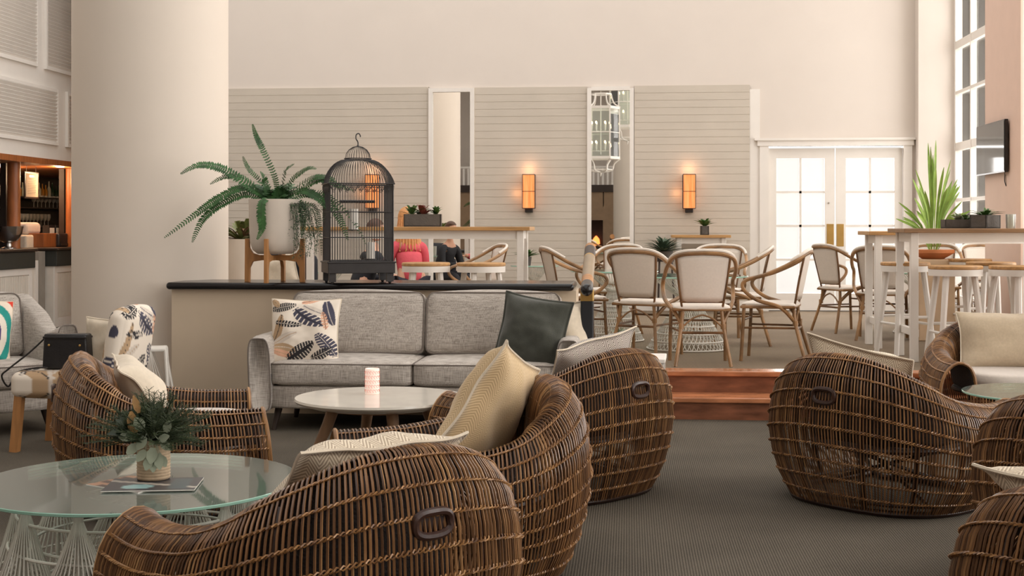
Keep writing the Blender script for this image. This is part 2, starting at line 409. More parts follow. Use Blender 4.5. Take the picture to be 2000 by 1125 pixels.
# boarded panels on the back wall
def boards(name, px0, px1, ytop):
    a = onY(px0, ytop, YB); b = onY(px1, ytop, YB); z = a.z; mb = MB()
    while z > .47:
        z0 = max(z - .0925, .44); mb.box(a.x, b.x, YB - .03, YB, z0, z - .002); z -= .0965
    mb.box(a.x, b.x, YB - .026, YB, .44, a.z)
    o = struct(name, mb, M_panel); return o
boards('wall_panel', 360, 838, 174.5); boards('wall_panel.001', 927, 1147, 171.5); boards('wall_panel.002', 1239, 1464, 168)
def wallbox(x0, x1, y0, y1, d=.05, mb=None, yb=YB):
    a = onY(x0, y0, yb); b = onY(x1, y1, yb); mb = mb or MB(); mb.box(a.x, b.x, YB - d, YB, b.z, a.z); return mb
base_z = .32
struct('baseboard_back', MB().box(-4.5, DX0 - .1, YB - .045, YB, .32, .45), M_white)
tr = MB()
for x0, x1 in ((838, 846), (919, 927), (1147, 1155), (1230, 1238)):
    a = onY(x0, 173, YB); b = onY(x1, 173, YB); tr.box(a.x, b.x, YB - .06, YB, .44, onY(x0, 173, YB).z)
for x0, x1, y0, y1 in ((846, 919, 173, 180), (1155, 1230, 170, 177)):
    wallbox(x0, x1, y0, y1, .06, tr)
struct('trim_4', tr, M_white)
def wall_mirror(px0, px1, y0, label, ang=0):
    a = onY(px0, y0, YB); b = onY(px1, y0, YB); c = Vector(((a.x + b.x) / 2, YB - .02, (a.z + .46) / 2))
    hw = (b.x - a.x) / 2; hz = (a.z - .46) / 2
    o = MB().box(-hw, hw, -.006, .006, -hz, hz).build('wall_mirror', M_mirror, None, smooth=False)
    o.location = c; o.rotation_euler = (0, 0, ang); return tag(o, label, 'mirror')
wall_mirror(846, 919, 180, 'tall narrow wall mirror showing a pale column, behind the oak bar table', R(-.75))
wall_mirror(1155, 1230, 177, 'tall narrow wall mirror showing white lanterns, between the two glowing sconces')
# door
def door_leaf(x0, x1, hinge_left, mir):
    mb = MB(); z0, z1 = .33, DZ - .03; y0, y1 = YB + .03, YB + .075; st_ = .10
    wx = x1 - x0
    mb.box(x0, x0 + (st_ if hinge_left else .13), y0, y1, z0, z1).box(x1 - (.13 if hinge_left else st_), x1, y0, y1, z0, z1)
    ix0 = x0 + (st_ if hinge_left else .13); ix1 = x1 - (.13 if hinge_left else st_)
    mb.box(ix0, ix1, y0, y1, z1 - .13, z1).box(ix0, ix1, y0, y1, z0, z0 + .22)
    xm = (ix0 + ix1) / 2; mb.box(xm - .015, xm + .015, y0 + .01, y1, z0 + .22, z1 - .13)
    zs = [z0 + .22 + (z1 - .13 - z0 - .22) * k / 4 for k in range(1, 4)]
    for z in zs: mb.box(ix0, ix1, y0 + .01, y1, z - .015, z + .015)
    d = struct('door_%d' % mir, mb, M_white)
    g = MB().box(ix0, ix1, y0 + .02, y0 + .026, z0 + .22, z1 - .13).build('glass_pane', M_pane, d, smooth=False)
    px = x1 - .06 if hinge_left else x0 + .06
    MB().box(px - .045, px + .045, y0 - .006, y0, 1.16, 1.45).build('push_plate', M_brass, d, bevel=.002)
    if hinge_left: MB().lathe([(.012, 0), (.012, .008)], 12).xf(Matrix.Translation((px - .02, y0 - .004, 1.72)) @ Matrix.Rotation(R(90), 4, 'X')).build('keyhole_plate', M_steel, d)
xm = (DX0 + DX1) / 2
door_leaf(DX0 + .03, xm - .004, True, 1); door_leaf(xm + .004, DX1 - .03, False, 2)
dt = MB()
dt.box(DX0 - .09, DX0 + .025, YB - .04, YB + .1, .32, DZ + .07).box(DX1 - .025, DX1 + .08, YB - .04, YB + .1, .32, DZ + .07)
dt.box(DX0 - .12, DX1 + .1, YB - .05, YB + .1, DZ, DZ + .07).box(DX0 - .16, DX1 + .12, YB - .07, YB, DZ + .07, DZ + .1)
dt.box(onY(1464, 0, YB).x, onY(1484, 0, YB).x, YB - .02, YB, .32, 3.2)
struct('trim_5', dt, M_white)
# windows in the right wall
for i, (a, b) in enumerate(BAYS):
    mb = MB(); x0, x1 = XG - .03, XG + .04
    mb.box(x0, x1, a, a + .07, ZUP if a > 10 else 0, 6.2).box(x0, x1, b - .07, b, 0, 6.2).box(x0 + .004, x1 - .004, a, b, 6.12, 6.2).box(x0 + .004, x1 - .004, a, b, 0, .55)
    n = 4
    for k in range(1, n):
        y = a + (b - a) * k / n; mb.box(x0, x1, y - (.05 if k == 2 else .02), y + (.05 if k == 2 else .02), 0, 6.2)
    for z, h in ((1.1, .02), (1.75, .02), (2.42, .05), (3.1, .02), (3.7, .05), (4.4, .02), (5.1, .05)): mb.box(x0 + .006, x1 - .006, a, b, z - h, z + h)
    wn = struct('window_%d' % (i + 1), mb, M_white)
    MB().box(XG + .05, XG + .055, a, b, 0, 6.2).build('glass_pane', M_pane, wn, smooth=False)

# columns
c = P(295, 10.9); struct('column', MB().lathe([(.66, 0), (.66, .12), (.62, .14), (.62, ZC)], 64, (c.x, c.y, 0)), mat('column_plaster', (224, 212, 198), .7, .01, 3), smooth=True)
struct('column.001', MB().lathe([(.5, 0), (.5, ZC)], 48, (.08, -2.2, 0)), mat('column_plaster', (0, 0, 0)), smooth=True)

# ledge wall with its black cap
struct('wall_ledge', MB().box(LX0, LX1 + .02, 9.86, 10.34, 0, .935), mat('ledge_paint', (208, 190, 166), .75, .02))
cp = MB(); cx0, cx1 = P(304, 9.85).x, P(1121, 9.85).x
n = 24; prof = [(9.80 + .022 * (1 - math.cos(q)), .962 + .028 * math.sin(q)) for q in [(-90 + 180 * i / 8) * PI / 180 for i in range(9)]]
cb = MB().box(cx0, cx1, 9.79, 10.42, .934, .988)
struct('trim_6', cb, M_black, bevel=.024, smooth=True, seg=4)

# louvred panels on the bulkhead
def louvre(c0, c1, ztop, zbot, label, dark=None):
    f = MB(); X = XL; ya = onX(c0[0], c0[1], X).y; yb = onX(c1[0], c1[1], X).y
    t = empty('louvred_panel', (X, ya, zbot), 0, label, 'louvred panel', 'louvred panels above the bar')
    W = yb - ya; H = ztop - zbot
    for a in ((0, .05, 0, H), (W - .05, W, 0, H), (.05, W - .05, 0, .05), (.05, W - .05, H - .05, H)): f.box(0, .045, *a)
    f.build('frame', M_white, t, smooth=False, bevel=.004)
    s_ = MB(); z = .07
    while z < H - .07:
        s_.box(-.004, .004, .05, W - .05, -.03, .03, Matrix.Translation((.024, 0, z)) @ Matrix.Rotation(R(42), 4, 'Y')); z += .05
    s_.build('slats', M_white, t, smooth=False)
    if dark: MB().box(.001, .004, W * .25, W * .95, H * dark[0], H * dark[1]).build('vent_grille', M_dark, t, smooth=False)
    return t
lz0 = onX(110, 285, XL).z; lz1 = onX(110, 175, XL).z; uz0 = onX(70, 131, XL).z
louvre((-160, 0), (-52, 0), lz1, lz0, 'white louvred panel cut by the left edge, lower row')
louvre((-40, 0), (110, 0), lz1, lz0, 'wide white louvred panel directly above the bar opening')
louvre((127, 0), (255, 0), lz1, lz0, 'white louvred panel mostly hidden by the column, lower row above the bar')
louvre((-60, 0), (70, 0), uz0 + 1.5, uz0, 'white louvred panel in the upper row at the left edge')
louvre((85, 0), (200, 0), uz0 + 1.5, uz0, 'white louvred panel with a dark vent, upper row beside the column', (.40, .60))

# ------------------------------------------------------------------ bar
BZ = 1.10
def bar_counter(ya, yb, label):
    t = empty('bar_counter', (XL, ya, 0), 0, label, 'bar counter', 'sections of the bar counter')
    W = yb - ya
    b = MB().box(-.55, 0, 0, W, 0, BZ - .24); 
    b.build('body', M_offwhite, t, smooth=False)
    p = MB(); y = .1
    while y < W - .1: p.box(0, .012, y + .003, y + .045, .14, BZ - .34); y += .05
    p.build('beadboard', M_offwhite, t, smooth=False)
    fr = MB().box(0, .022, 0, .09, 0, BZ - .24).box(0, .022, W - .09, W, 0, BZ - .24).box(0, .022, .09, W - .09, 0, .13).box(0, .022, .09, W - .09, BZ - .33, BZ - .24)
    fr.build('frame', M_white, t, smooth=False)
    MB().box(-.6, .06, -.02, W + .02, BZ - .24, BZ - .02).build('fascia', mat('dark_slate_fascia', (50, 52, 48), .5), t, smooth=False, bevel=.01)
    MB().box(-.62, .09, -.05, W + .05, BZ - .02, BZ + .02).build('counter_top', M_dark, t, smooth=True, bevel=.012)
ya = onX(60, 500, XL).y; yb = onX(104, 500, XL).y
bar_counter(12.05, ya, 'bar counter section at the left edge carrying the silver bowl')
bar_counter(yb, 20.6, 'bar counter section beside the column with the dark boxes on it')
gt = empty('bar_gate', (XL - .1, ya + .05, 0), 0, 'panelled pale gate in the gap between the two bar counters', 'gate')
gw = yb - ya - .35
MB().box(-.03, .0, 0, gw, .12, .93).build('panel', M_offwhite, gt, smooth=False)
MB().box(0, .02, 0, .08, .1, .95).box(0, .02, gw - .08, gw, .1, .95).box(0, .02, .08, gw - .08, .1, .2).box(0, .02, .08, gw - .08, .85, .95).box(0, .012, .18, gw - .18, .3, .75).build('frame', M_white, gt, smooth=False, bevel=.004)
struct('bar_post', MB().box(XL - .3, XL - .1, yb - .24, yb - .04, 0, 1.07), mat('grey_post', (150, 144, 134), .7))
M_bw = mat('amber_bar_wood', (158, 92, 48), .4, .25, 3, stretch=(6, 6, 1))
struct('bar_soffit', MB().box(-10.2, XL + .02, 12.05, 24, 2.28, 2.36), M_bw)
struct('bar_back_wall', MB().box(-10.3, -10.1, 12.05, 24, 0, 2.34), mat('smoky_bar_back', (54, 46, 40), .15, .3, 2))
for px in (-60, 27, 140):
    q = onX(px, 400, XL - .22)
    tag(MB().lathe([(.085, 0), (.085, 2.28)], 20, (q.x, q.y, 0)).build('bar_pillar', M_bw, None), {27: 'round amber wood pillar behind the silver bowl', 140: 'round amber wood pillar touching the column edge', -60: 'round amber wood pillar beyond the left edge of the bar'}[px], 'pillar', 'amber pillars of the bar')
for k, (px, w_) in enumerate(((16, .07), (124, .07), (134, .03), (8, .03))):
    q = onX(px, 400, XL - .4); struct('trim_%d' % (7 + k), MB().box(q.x - .04, q.x + .04, q.y - w_, q.y + w_, 1.0, 2.28), M_dark)
for px, z in ((40, 2.275), (150, 2.275), (-20, 2.275)):
    q = P(px, 19.2); q.z = z
    d = tag(MB().lathe([(.06, 0), (.06, .006)], 20, (q.x - .25, q.y, z)).build('downlight', emis('downlight_glow', (1, .85, .65), 8), None), 'small round downlight in the bar soffit' + {40: ' above the framed notice', 150: ' hidden toward the column', -20: ' past the left edge'}[px], 'downlight')
    lamp('downlight_light', (q.x - .25, q.y, z - .12), 24, (1, .66, .38), .05)
# framed notice
q = onX(61, 362, XL - .38)
t = empty('framed_notice', q, 0, 'framed paper notice hanging in the bar window', 'notice')
MB().box(-.01, .01, -.22, .22, -.19, .19).build('frame', M_dark, t, smooth=False, bevel=.004)
MB().box(.01, .013, -.19, .19, -.165, .165).build('paper', M_beige, t, smooth=False)
ln = MB().box(.0132, .0145, -.09, .09, .11, .145)
for i in range(9): ln.box(.0132, .0142, -.14, .14 - (i % 3) * .02, .07 - i * .024, .074 - i * .024)
ln.build('printed_lines', M_iron, t, smooth=False)
MB().tube([(0, -.15, .19), (0, -.15, 2.28 - q.z)], .003, 5).build('hanging_wire', M_iron, t)
MB().tube([(0, .15, .19), (0, .15, 2.28 - q.z)], .003, 5).build('hanging_wire', M_iron, t)
# shelves with glasses and bottles
XS = -9.55
def bottle(h, r, m):
    return MB().lathe([(r * .9, 0), (r, .01), (r, h * .55), (r * .35, h * .72), (r * .3, h * .97), (r * .34, h)], 10), m
def glassmb(h, r):
    return MB().lathe([(r * .7, 0), (r * .7, .004), (.005, .01), (.005, h * .4), (r * .6, h * .5), (r, h * .75), (r * .85, h)], 12, cap=False)
bm = [mat('bottle_green', (40, 70, 46), .15), mat('bottle_amber', (190, 130, 50), .15), mat('bottle_dark', (30, 26, 26), .15), mat('bottle_pale', (196, 196, 176), .15)]
shz = {}
for k, (py, lab) in enumerate(((386, 'top'), (406, 'middle'), (442, 'lower'))):
    q = onX(90, py, XS); shz[k] = q.z
    tag(MB().box(-10.1, XS + .08, 15.5, 23.8, q.z - .02, q.z).build('bar_shelf', M_clear if 0 else M_dark, None, smooth=False), '%s dark shelf behind the bar under the %s' % (lab, ['bottles', 'wine glasses', 'stacked tumblers'][k]), 'shelf')
def ORD(i): return ['first', 'second', 'third', 'fourth', 'fifth', 'sixth', 'seventh', 'eighth', 'ninth', 'tenth', 'eleventh', 'twelfth', 'thirteenth', 'fourteenth', 'fifteenth'][i]
proto_b = {}
random.seed(3)
for i, px in enumerate([38 + 6.4 * j for j in range(15)] + [3, 9]):
    h = random.uniform(.2, .3); mm = random.choice(bm); mb, _ = bottle(h, .035, mm)
    q = onX(px, 0, XS - .22); o = mb.build('bottle', mm, None); o.location = (q.x, q.y, shz[0])
    tag(o, ORD(i if i < 15 else i - 15) + (' bottle from the left on the top bar shelf, right of the pillar' if i < 15 else ' bottle from the left edge on the top bar shelf, left of the pillar'), 'bottle', 'bottles on the top bar shelf')
M_wg = glassy('wine_glass_glass', (226, 222, 214), .45)
gp = glassmb(.2, .045).build('wine_glass', M_wg, None)
first = True
for k, row in ((1, [66 + 7.6 * j for j in range(8)]), (2, [38 + 7 * j for j in range(9)])):
    for i, px in enumerate(row):
        q = onX(px, 0, XS - .05)
        o = gp if first else copy_tree(gp); first = False
        o.location = (q.x, q.y, shz[k]); tag(o, ORD(i) + ['', ' wine glass from the left on the middle bar shelf', ' wine glass from the left on the lower bar shelf'][k], 'glass', ['', 'wine glasses on the middle bar shelf', 'wine glasses on the lower bar shelf'][k])
# boxed teas
for r_, (py, cols) in enumerate(((433, [(96, 108), (109, 119), (121, 129), (130, 138)]), (448, [(106, 113), (114, 120), (122, 129), (131, 138)]))):
    for j, (a, b) in enumerate(cols):
        qa = onX(a, py, XL - .5); qb = onX(b, py, XL - .5); z0 = qa.z if r_ == 0 else onX(a, 450, XL - .5).z
        z0 = 1.12 + (.165 if r_ == 0 else 0)
        t = empty('label_box', (qa.x, qa.y, z0), 0, ORD(j) + ' white-labelled box from the left, %s row by the pillar' % ('upper' if r_ == 0 else 'lower'), 'box', 'labelled boxes %s row' % ('upper' if r_ == 0 else 'lower'))
        W = (qb.y - qa.y) * .92
        MB().box(-.1, 0, 0, W, 0, .155).build('carton', M_iron, t, smooth=False)
        MB().box(0, .003, W * .1, W * .9, .02, .115).build('label_paper', M_paper, t, smooth=False)
# bowl
q = onX(17, 480, XL - .25)
t = empty('silver_bowl', (q.x, q.y, BZ + .02), 0, 'polished silver footed bowl on the left bar counter', 'bowl')
MB().lathe([(.1, 0), (.1, .012), (.05, .03), (.045, .07)], 28).build('foot', M_steel, t)
MB().lathe([(.045, .07), (.12, .11), (.17, .2), (.19, .3), (.175, .3), (.155, .2), (.1, .12), (.01, .1)], 32, cap=False).build('bowl', M_steel, t)
# coffee machine like cream cabinet + boxes on the counter
q = onX(58, 470, XL - .45)
t = empty('coffee_machine', (q.x, q.y, BZ + .02), 0, 'cream coffee machine behind the gap in the bar counter', 'coffee machine')
MB().box(-.35, 0, -.1, .95, -.15, .18).build('body', M_cream, t, bevel=.03, seg=3)
MB().box(-.3, -.05, 0, .5, .18, .36).build('hood', M_greycush, t, bevel=.06, seg=4)
MB().box(0, .08, .05, .6, -.15, -.05).build('drip_tray', M_black, t, bevel=.01)
qa = onX(84, 0, XL - .3); qb = onX(112, 0, XL - .3)
tag(MB().box(-.3, 0, 0, qb.y - qa.y - .05, 0, .2).build('wooden_box', M_bw, None, smooth=False, bevel=.006), 'reddish brown box on the bar beside the black till', 'box').location = (qa.x, max(qa.y, yb) + .02, BZ + .02)
q2 = onX(113, 0, XL - .25)
t = empty('till', (q2.x, q2.y + .05, BZ + .02), 0, 'black till on the right bar counter next to the column', 'till')
MB().box(-.3, 0, 0, .75, 0, .2).build('body', M_iron, t, bevel=.02)
MB().box(0, .012, .05, .7, .015, .05).build('drawer_front', M_dark, t, smooth=False)

# ------------------------------------------------------------------ soft shapes
def softbox(w, d, h, r=.05, puff=.02, n=10):
    """rounded, slightly puffed block standing on z=0"""
    bm_ = bmesh.new(); bmesh.ops.create_cube(bm_, size=2); bmesh.ops.subdivide_edges(bm_, edges=bm_.edges[:], cuts=n, use_grid_fill=True)
    bm_.verts.ensure_lookup_table(); hx, hy, hz = w / 2, d / 2, h / 2; mb = MB(); vs = []
    for v in bm_.verts:
        x, y, z = v.co
        e = 1 - (1 - Vector((x, y, z))[0] ** 2 * 0)
        p = Vector((x * hx, y * hy, z * hz))
        inner = Vector((max(-hx + r, min(hx - r, p.x)), max(-hy + r, min(hy - r, p.y)), max(-hz + r, min(hz - r, p.z))))
        dlt = p - inner
        if dlt.length > 1e-6: p = inner + dlt.normalized() * r * min(1, dlt.length / r * 1.2)
        bx = (1 - x * x) * (1 - y * y)
        p.z += math.copysign(puff, z) * bx * abs(z)
        p.y += math.copysign(puff * .7, y) * (1 - x * x) * (1 - z * z) * abs(y)
        p.x += math.copysign(puff * .5, x) * (1 - y * y) * (1 - z * z) * abs(x)
        vs.append(p + Vector((0, 0, hz)))
    fs = [tuple(v.index for v in f.verts) for f in bm_.faces]; bm_.free()
    return mb.add(vs, fs)
def pillow_mb(w, h, T, seed=0, n=26, wr=.012, flange=0.0, pattern=None, sag=0):
    mb = MB(); uv = []; cols = []
    rnd = Vector((seed * 3.7, seed * 1.3, seed * 2.1))
    for side in (-1, 1):
        def fn(a, b):
            u = a * 2 - 1; v = b * 2 - 1
            x = w / 2 * u * (1 - .07 * (1 - v * v)); z = h / 2 * v * (1 - .07 * (1 - u * u))
            fu = min(1, abs(u) / (1 - flange)); fv = min(1, abs(v) / (1 - flange))
            th = T / 2 * (max(0, (1 - fu ** 3.2)) * max(0, (1 - fv ** 3.2))) ** .55
            nz = noise.noise(Vector((x * 7, z * 7, side)) + rnd) * wr + noise.noise(Vector((x * 20, z * 20, side)) + rnd) * wr * .35
            th += nz * min(1, th / (T * .25)) 
            y = side * (th + .003) + noise.noise(Vector((u * 1.4, v * 1.4, 5)) + rnd) * .03 - sag * (u * u) * .05
            return Vector((x, y, z))
        mb.grid(fn, n, n)
        for i in range(n + 1):
            for j in range(n + 1):
                uv.append((i / n, j / n))
                if pattern: cols.append(pattern(i / n, j / n))
    m = n + 1; N = m * m; rim = [i * m for i in range(m)] + [(m - 1) * m + j for j in range(1, m)] + [i * m + m - 1 for i in range(m - 2, -1, -1)] + [j for j in range(m - 2, 0, -1)]
    k = len(rim); mb.f += [(rim[i], rim[(i + 1) % k], rim[(i + 1) % k] + N, rim[i] + N) for i in range(k)]
    return mb, uv, (cols if pattern else None)
def pillow(loc, w, h, T, mt, label, rot, seed=0, flange=.06, pattern=None, n=26, group=None, wr=.012):
    mb, uv, cols = pillow_mb(w, h, T, seed, n, flange=flange, pattern=pattern, wr=wr)
    o = mb.build('scatter_cushion', mt, None, uvs=uv, colors=cols, auto=False)
    o.location = loc; o.rotation_euler = rot; o.rotation_mode = 'XYZ'
    bm_ = MB(); rim = []
    for i in range(41): rim.append((-1 + i / 20, -1))
    for i in range(1, 41): rim.append((1, -1 + i / 20))
    for i in range(1, 41): rim.append((1 - i / 20, 1))
    for i in range(1, 40): rim.append((-1, 1 - i / 20))
    rnd = Vector((seed * 3.7, seed * 1.3, seed * 2.1))
    pts = [(w / 2 * u * (1 - .07 * (1 - v * v)), noise.noise(Vector((u * 1.4, v * 1.4, 5)) + rnd) * .03, h / 2 * v * (1 - .07 * (1 - u * u))) for u, v in rim]
    bm_.tube(pts, .0055, 5, closed=True).build('piping', M_cream if mt is not M_greenvel else M_greenvel, o)
    tag(o, label, 'cushion', group); return o

# printed patterns (dyed cloth)
def frond(u, v, cx, cy, ang, L, W, teeth=9, curve=.3):
    dx, dy = u - cx, v - cy; a = math.cos(ang); b = math.sin(ang)
    s_ = (dx * a + dy * b) / L; t_ = (-dx * b + dy * a) / L - curve * s_ * s_
    if s_ < 0 or s_ > 1: return 0
    hw = W / L * math.sin(PI * (s_ * .9 + .07)) ** .6
    if abs(t_) > hw: return 0
    if abs(t_) < .012: return 2
    ph = (s_ * teeth - abs(t_) * 2.2) % 1
    if teeth and ph < .28 and abs(t_) > hw * .25: return 0
    return 1
def floral(u, v):
    base = sr((236, 224, 208))
    for cx, cy, an, L, W, te, cu, col, ln in FL:
        k = frond(u, v, cx, cy, an, L, W, te, cu)
        if k == 1: base = col
        elif k == 2: base = ln
    return base
_n = sr((70, 68, 84)); _d = sr((44, 42, 44)); _t = sr((186, 156, 122)); _p = sr((222, 172, 142)); _w = sr((214, 202, 188))
FL = [(.02, .30, R(60), .45, .07, 0, .2, _t, _d), (.02, .28, R(30), .42, .06, 0, -.1, _w, _t), (.02, .25, R(0), .40, .06, 0, -.2, _t, _w), (.05, .2, R(-25), .35, .05, 0, .1, _p, _t),
      (.36, .84, R(-50), .50, .12, 7, .35, _n, _d), (.28, .04, R(28), .46, .11, 10, .1, _d, _d), (.48, .9, R(-35), .42, .06, 0, .2, _w, _n), (.8, .97, R(-75), .42, .08, 0, .1, _n, _w),
      (.45, .95, R(15), .35, .05, 0, .1, _p, _d), (.0, .82, R(8), .38, .07, 12, .1, _d, _w), (.06, .62, R(-12), .42, .05, 9, .1, _d, _w), (.98, .12, R(120), .4, .12, 9, .2, _n, _w), (.62, .05, R(18), .35, .07, 8, .2, _d, _w),
      (.02, .98, R(-50), .16, .05, 0, 0, _t, _d), (.85, .5, R(100), .3, .05, 6, .1, _p, _d)]
def bright(u, v):
    d = math.hypot(u - .35, v - .5); k = int((d * 9 + math.atan2(v - .5, u - .35) * .6) % 6)
    return [sr(c) for c in ((236, 220, 200), (214, 60, 40), (240, 150, 40), (70, 50, 110), (236, 226, 210), (40, 150, 140))][k]
# ------------------------------------------------------------------ basket armchairs
BW, BD, BF, TH = .58, .54, .49, 132
def plan(th):
    a = abs(th); s_ = math.copysign(1, th)
    if a <= 90:
        q = R(a); return Vector((s_ * BW * math.sin(q) ** .82, -BD * max(0, math.cos(q)) ** .82, 0)), None
    k = (a - 90) / (TH - 90); return Vector((s_ * BW * (1 - .07 * k * k), BF * k, 0)), k
def rimh(th):
    a = min(1, abs(th) / 118); return .515 + .26 * (.5 + .5 * math.cos(PI * a)) ** 1.05
PR = [(.115, .012), (.045, .22), (.0, .50), (.012, .76), (.055, .92), (.12, 1.0), (.185, .955), (.215, .85), (.23, .70)]
def shell(th, v, off=0):
    p, k = plan(th); h = rimh(th)
    inw = Vector((-p.x, -p.y * .9, 0)).normalized() if k is None else Vector((-math.copysign(1, th), -.18 * (1 - k), 0)).normalized()
    if k is None:
        f = min(1, max(0, (abs(th) - 60) / 30)); inw = (inw * (1 - f) + Vector((-math.copysign(1, th), -.18, 0)) * f).normalized()
    n = len(PR) - 1 + 1; pts = [(i_, z_ * h) for i_, z_ in PR] + [(.24, .325)]
    pts[0] = (.115, .012)
    x = v * n; i = min(int(x), n - 1); t = x - i
    def g(j): return Vector(pts[max(0, min(n, j))])
    q = .5 * ((2 * g(i)) + (g(i + 1) - g(i - 1)) * t + (2 * g(i - 1) - 5 * g(i) + 4 * g(i + 1) - g(i + 2)) * t * t + (3 * g(i) - g(i - 1) - 3 * g(i + 1) + g(i + 2)) * t ** 3)
    if k is not None: p = p + Vector((0, -.035 * k * min(1, max(0, (v - .14) / .34)), 0))
    r_ = p + inw * (q[0] + off); r_.z = q[1]; return r_
# even spacing of canes along the plan
_s = [(-TH + 2 * TH * i / 800) for i in range(801)]; _l = [0]
for i in range(800): _l.append(_l[-1] + (shell(_s[i + 1], .2) - shell(_s[i], .2)).length)
def th_at(f):
    L = _l[-1] * f
    import bisect
    j = min(max(bisect.bisect_left(_l, L), 1), 800); a = (L - _l[j - 1]) / max(1e-9, _l[j] - _l[j - 1]); return _s[j - 1] + a * (_s[j] - _s[j - 1])
def basket_chair():
    t = empty('basket_armchair', (0, 0, 0))
    N = 160; rnd = random.Random(5)
    mb = MB(); ths = [th_at((i + .5) / N) for i in range(N)]
    V = [0, .04, .1, .17, .24, .31, .38, .44, .49, .53, .57, .61, .65, .7, .75, .8, .87, .93, 1]
    for th in ths:
        j = rnd.uniform(-.18, .18)
        mb.tube([shell(th + j * (1 - abs(v - .5)), v, rnd.uniform(-.0012, .0012)) for v in V], .0045, 5)
    # front skirt under the seat
    def arc(f): # f 0..1 across the front from left arm to right arm
        x = -.37 + .74 * f; return Vector((x, BF - .06 + .07 * math.sin(PI * f), 0))
    for i in range(40):
        p = arc((i + .5) / 40); mb.tube([p + Vector((0, 0, .015)), p + Vector((0, .018, .18)), p + Vector((0, 0, .32))], .0045, 5)
    mb.build('woven_canes', M_cane, t)
    # bindings: twisted pairs wrapped over the canes
    wb2 = MB(); sv = [i / 200 for i in range(201)]; al = [0]
    for i in range(200): al.append(al[-1] + (shell(0, sv[i + 1]) - shell(0, sv[i])).length)
    rows = []; nx = .075
    for i in range(200):
        if al[i] >= nx and sv[i] < .97: rows.append(sv[i]); nx += .088
    for v in rows:
        for ph in (0, 1):
            pts = []; M_ = 2 * N
            for i in range(M_ + 1):
                f = i / M_; th = -TH + 0; th = th_at(min(.9999, max(.0001, f)))
                a = PI * i / 1.0 * .5 + ph * PI
                p = shell(th, v + .0035 * math.cos(a), -.0062 if v < .55 else -.0062); o2 = .0052 * math.sin(a)
                p = shell(th, v + .0035 * math.cos(a), -.004 + o2 * 1.2)
                pts.append(p)
            wb2.tube(pts, .0030, 4)
    for z in (.05, .18, .31):
        wb2.tube([arc(i / 30) + Vector((0, .022 * math.sin(PI * z / .33), z)) for i in range(31)], .005, 5)
    wb2.build('bindings', M_bind, t)
    # dark ribs, base ring, seat frame
    fr = MB()
    for th in (-128, -100, -74, -46, -16, 16, 46, 74, 100, 128):
        fr.tube([shell(th, v, .016) for v in [i / 24 for i in range(12)]], .0125, 7)
    ring = [shell(th_at(.0001 + .9998 * i / 60), 0, .008) + Vector((0, 0, .006)) for i in range(61)] + [arc(1 - i / 14) + Vector((0, -.01, .018)) for i in range(1, 14)]
    fr.tube(ring, .017, 8, closed=True)
    fr.tube([shell(th_at(.0001 + .9998 * i / 60), 0, .0) + Vector((0, 0, .045)) for i in range(61)], .009, 6)
    sr_ = [(.37 * math.cos(2 * PI * i / 40), .02 + .39 * math.sin(2 * PI * i / 40), .30) for i in range(40)]
    fr.tube(sr_, .014, 7, closed=True)
    for a, b in (((-.4, -.2, .03), (.3, .1, .29)), ((.4, -.2, .03), (-.3, .1, .29)), ((-.3, .35, .03), (.05, -.3, .29)), ((.3, .35, .03), (-.05, -.3, .29))): fr.tube([a, b], .010, 6)
    fr.build('frame', M_caned, t)
    for s_ in (-1, 1):
        e = MB()
        pts = [shell(s_ * TH, v, 0) for v in [i / 20 for i in range(21)]]
        e.tube(pts, .0105, 7)
        e.build('arm_edge', M_bind, t)
    # inner bucket
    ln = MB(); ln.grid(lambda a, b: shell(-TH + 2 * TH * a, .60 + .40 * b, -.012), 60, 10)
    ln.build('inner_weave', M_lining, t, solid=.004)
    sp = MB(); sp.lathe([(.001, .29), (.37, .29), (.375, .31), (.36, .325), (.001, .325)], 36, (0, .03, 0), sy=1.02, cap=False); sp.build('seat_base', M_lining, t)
    def csh(a, b):
        q = 2 * PI * a; rr = b; ex = .75
        x = .325 * math.copysign(abs(math.cos(q)) ** ex, math.cos(q)); y = .335 * math.copysign(abs(math.sin(q)) ** ex, math.sin(q)) + .10
        f = min(1, rr * 2) if rr <= .5 else min(1, (1 - rr) * 2)
        k = math.sin(f * PI / 2) ** .6
        zz = .385 + (1 if rr > .5 else -1) * .055 * (1 - (f ** 5)) ** .5
        return Vector((x * k if f < 1 else x, .10 + (y - .10) * k if f < 1 else y, zz))
    cm = MB(); cm.grid(csh, 48, 20, wrapu=True); cm.build('seat_cushion', M_greycush, t, auto=False)
    # handle: wrapped oval ring at the back
    hd = MB(); vz = .335
    hc = [];
    for i in range(28):
        q = 2 * PI * i / 28; cx_ = .062 * math.copysign(abs(math.cos(q)) ** .7, math.cos(q)); cz_ = .034 * math.copysign(abs(math.sin(q)) ** .7, math.sin(q))
        th = math.degrees(cx_ / .50); th = max(-30, min(30, th)) * 1.0
        # a small patch of the back is nearly flat: find the shell point then lift it outward
        b0 = shell(0, vz, -.012); hc.append(Vector((cx_, b0.y + abs(cx_) * .10, .575 + cz_)))
    hd.tube(hc, .0125, 8, closed=True); hd.build('handle', mat('dark_cane_wrap', (58, 36, 28), .35, .3, 90), t)
    MB().box(-.055, .055, -.006, .006, -.028, .028, Matrix.Translation((0, shell(0, vz, -.001).y + .006, .575))).build('handle_backing', M_caned, t, smooth=False)
    return t
chair0 = basket_chair()
AWAY = YAW
BASK = {}
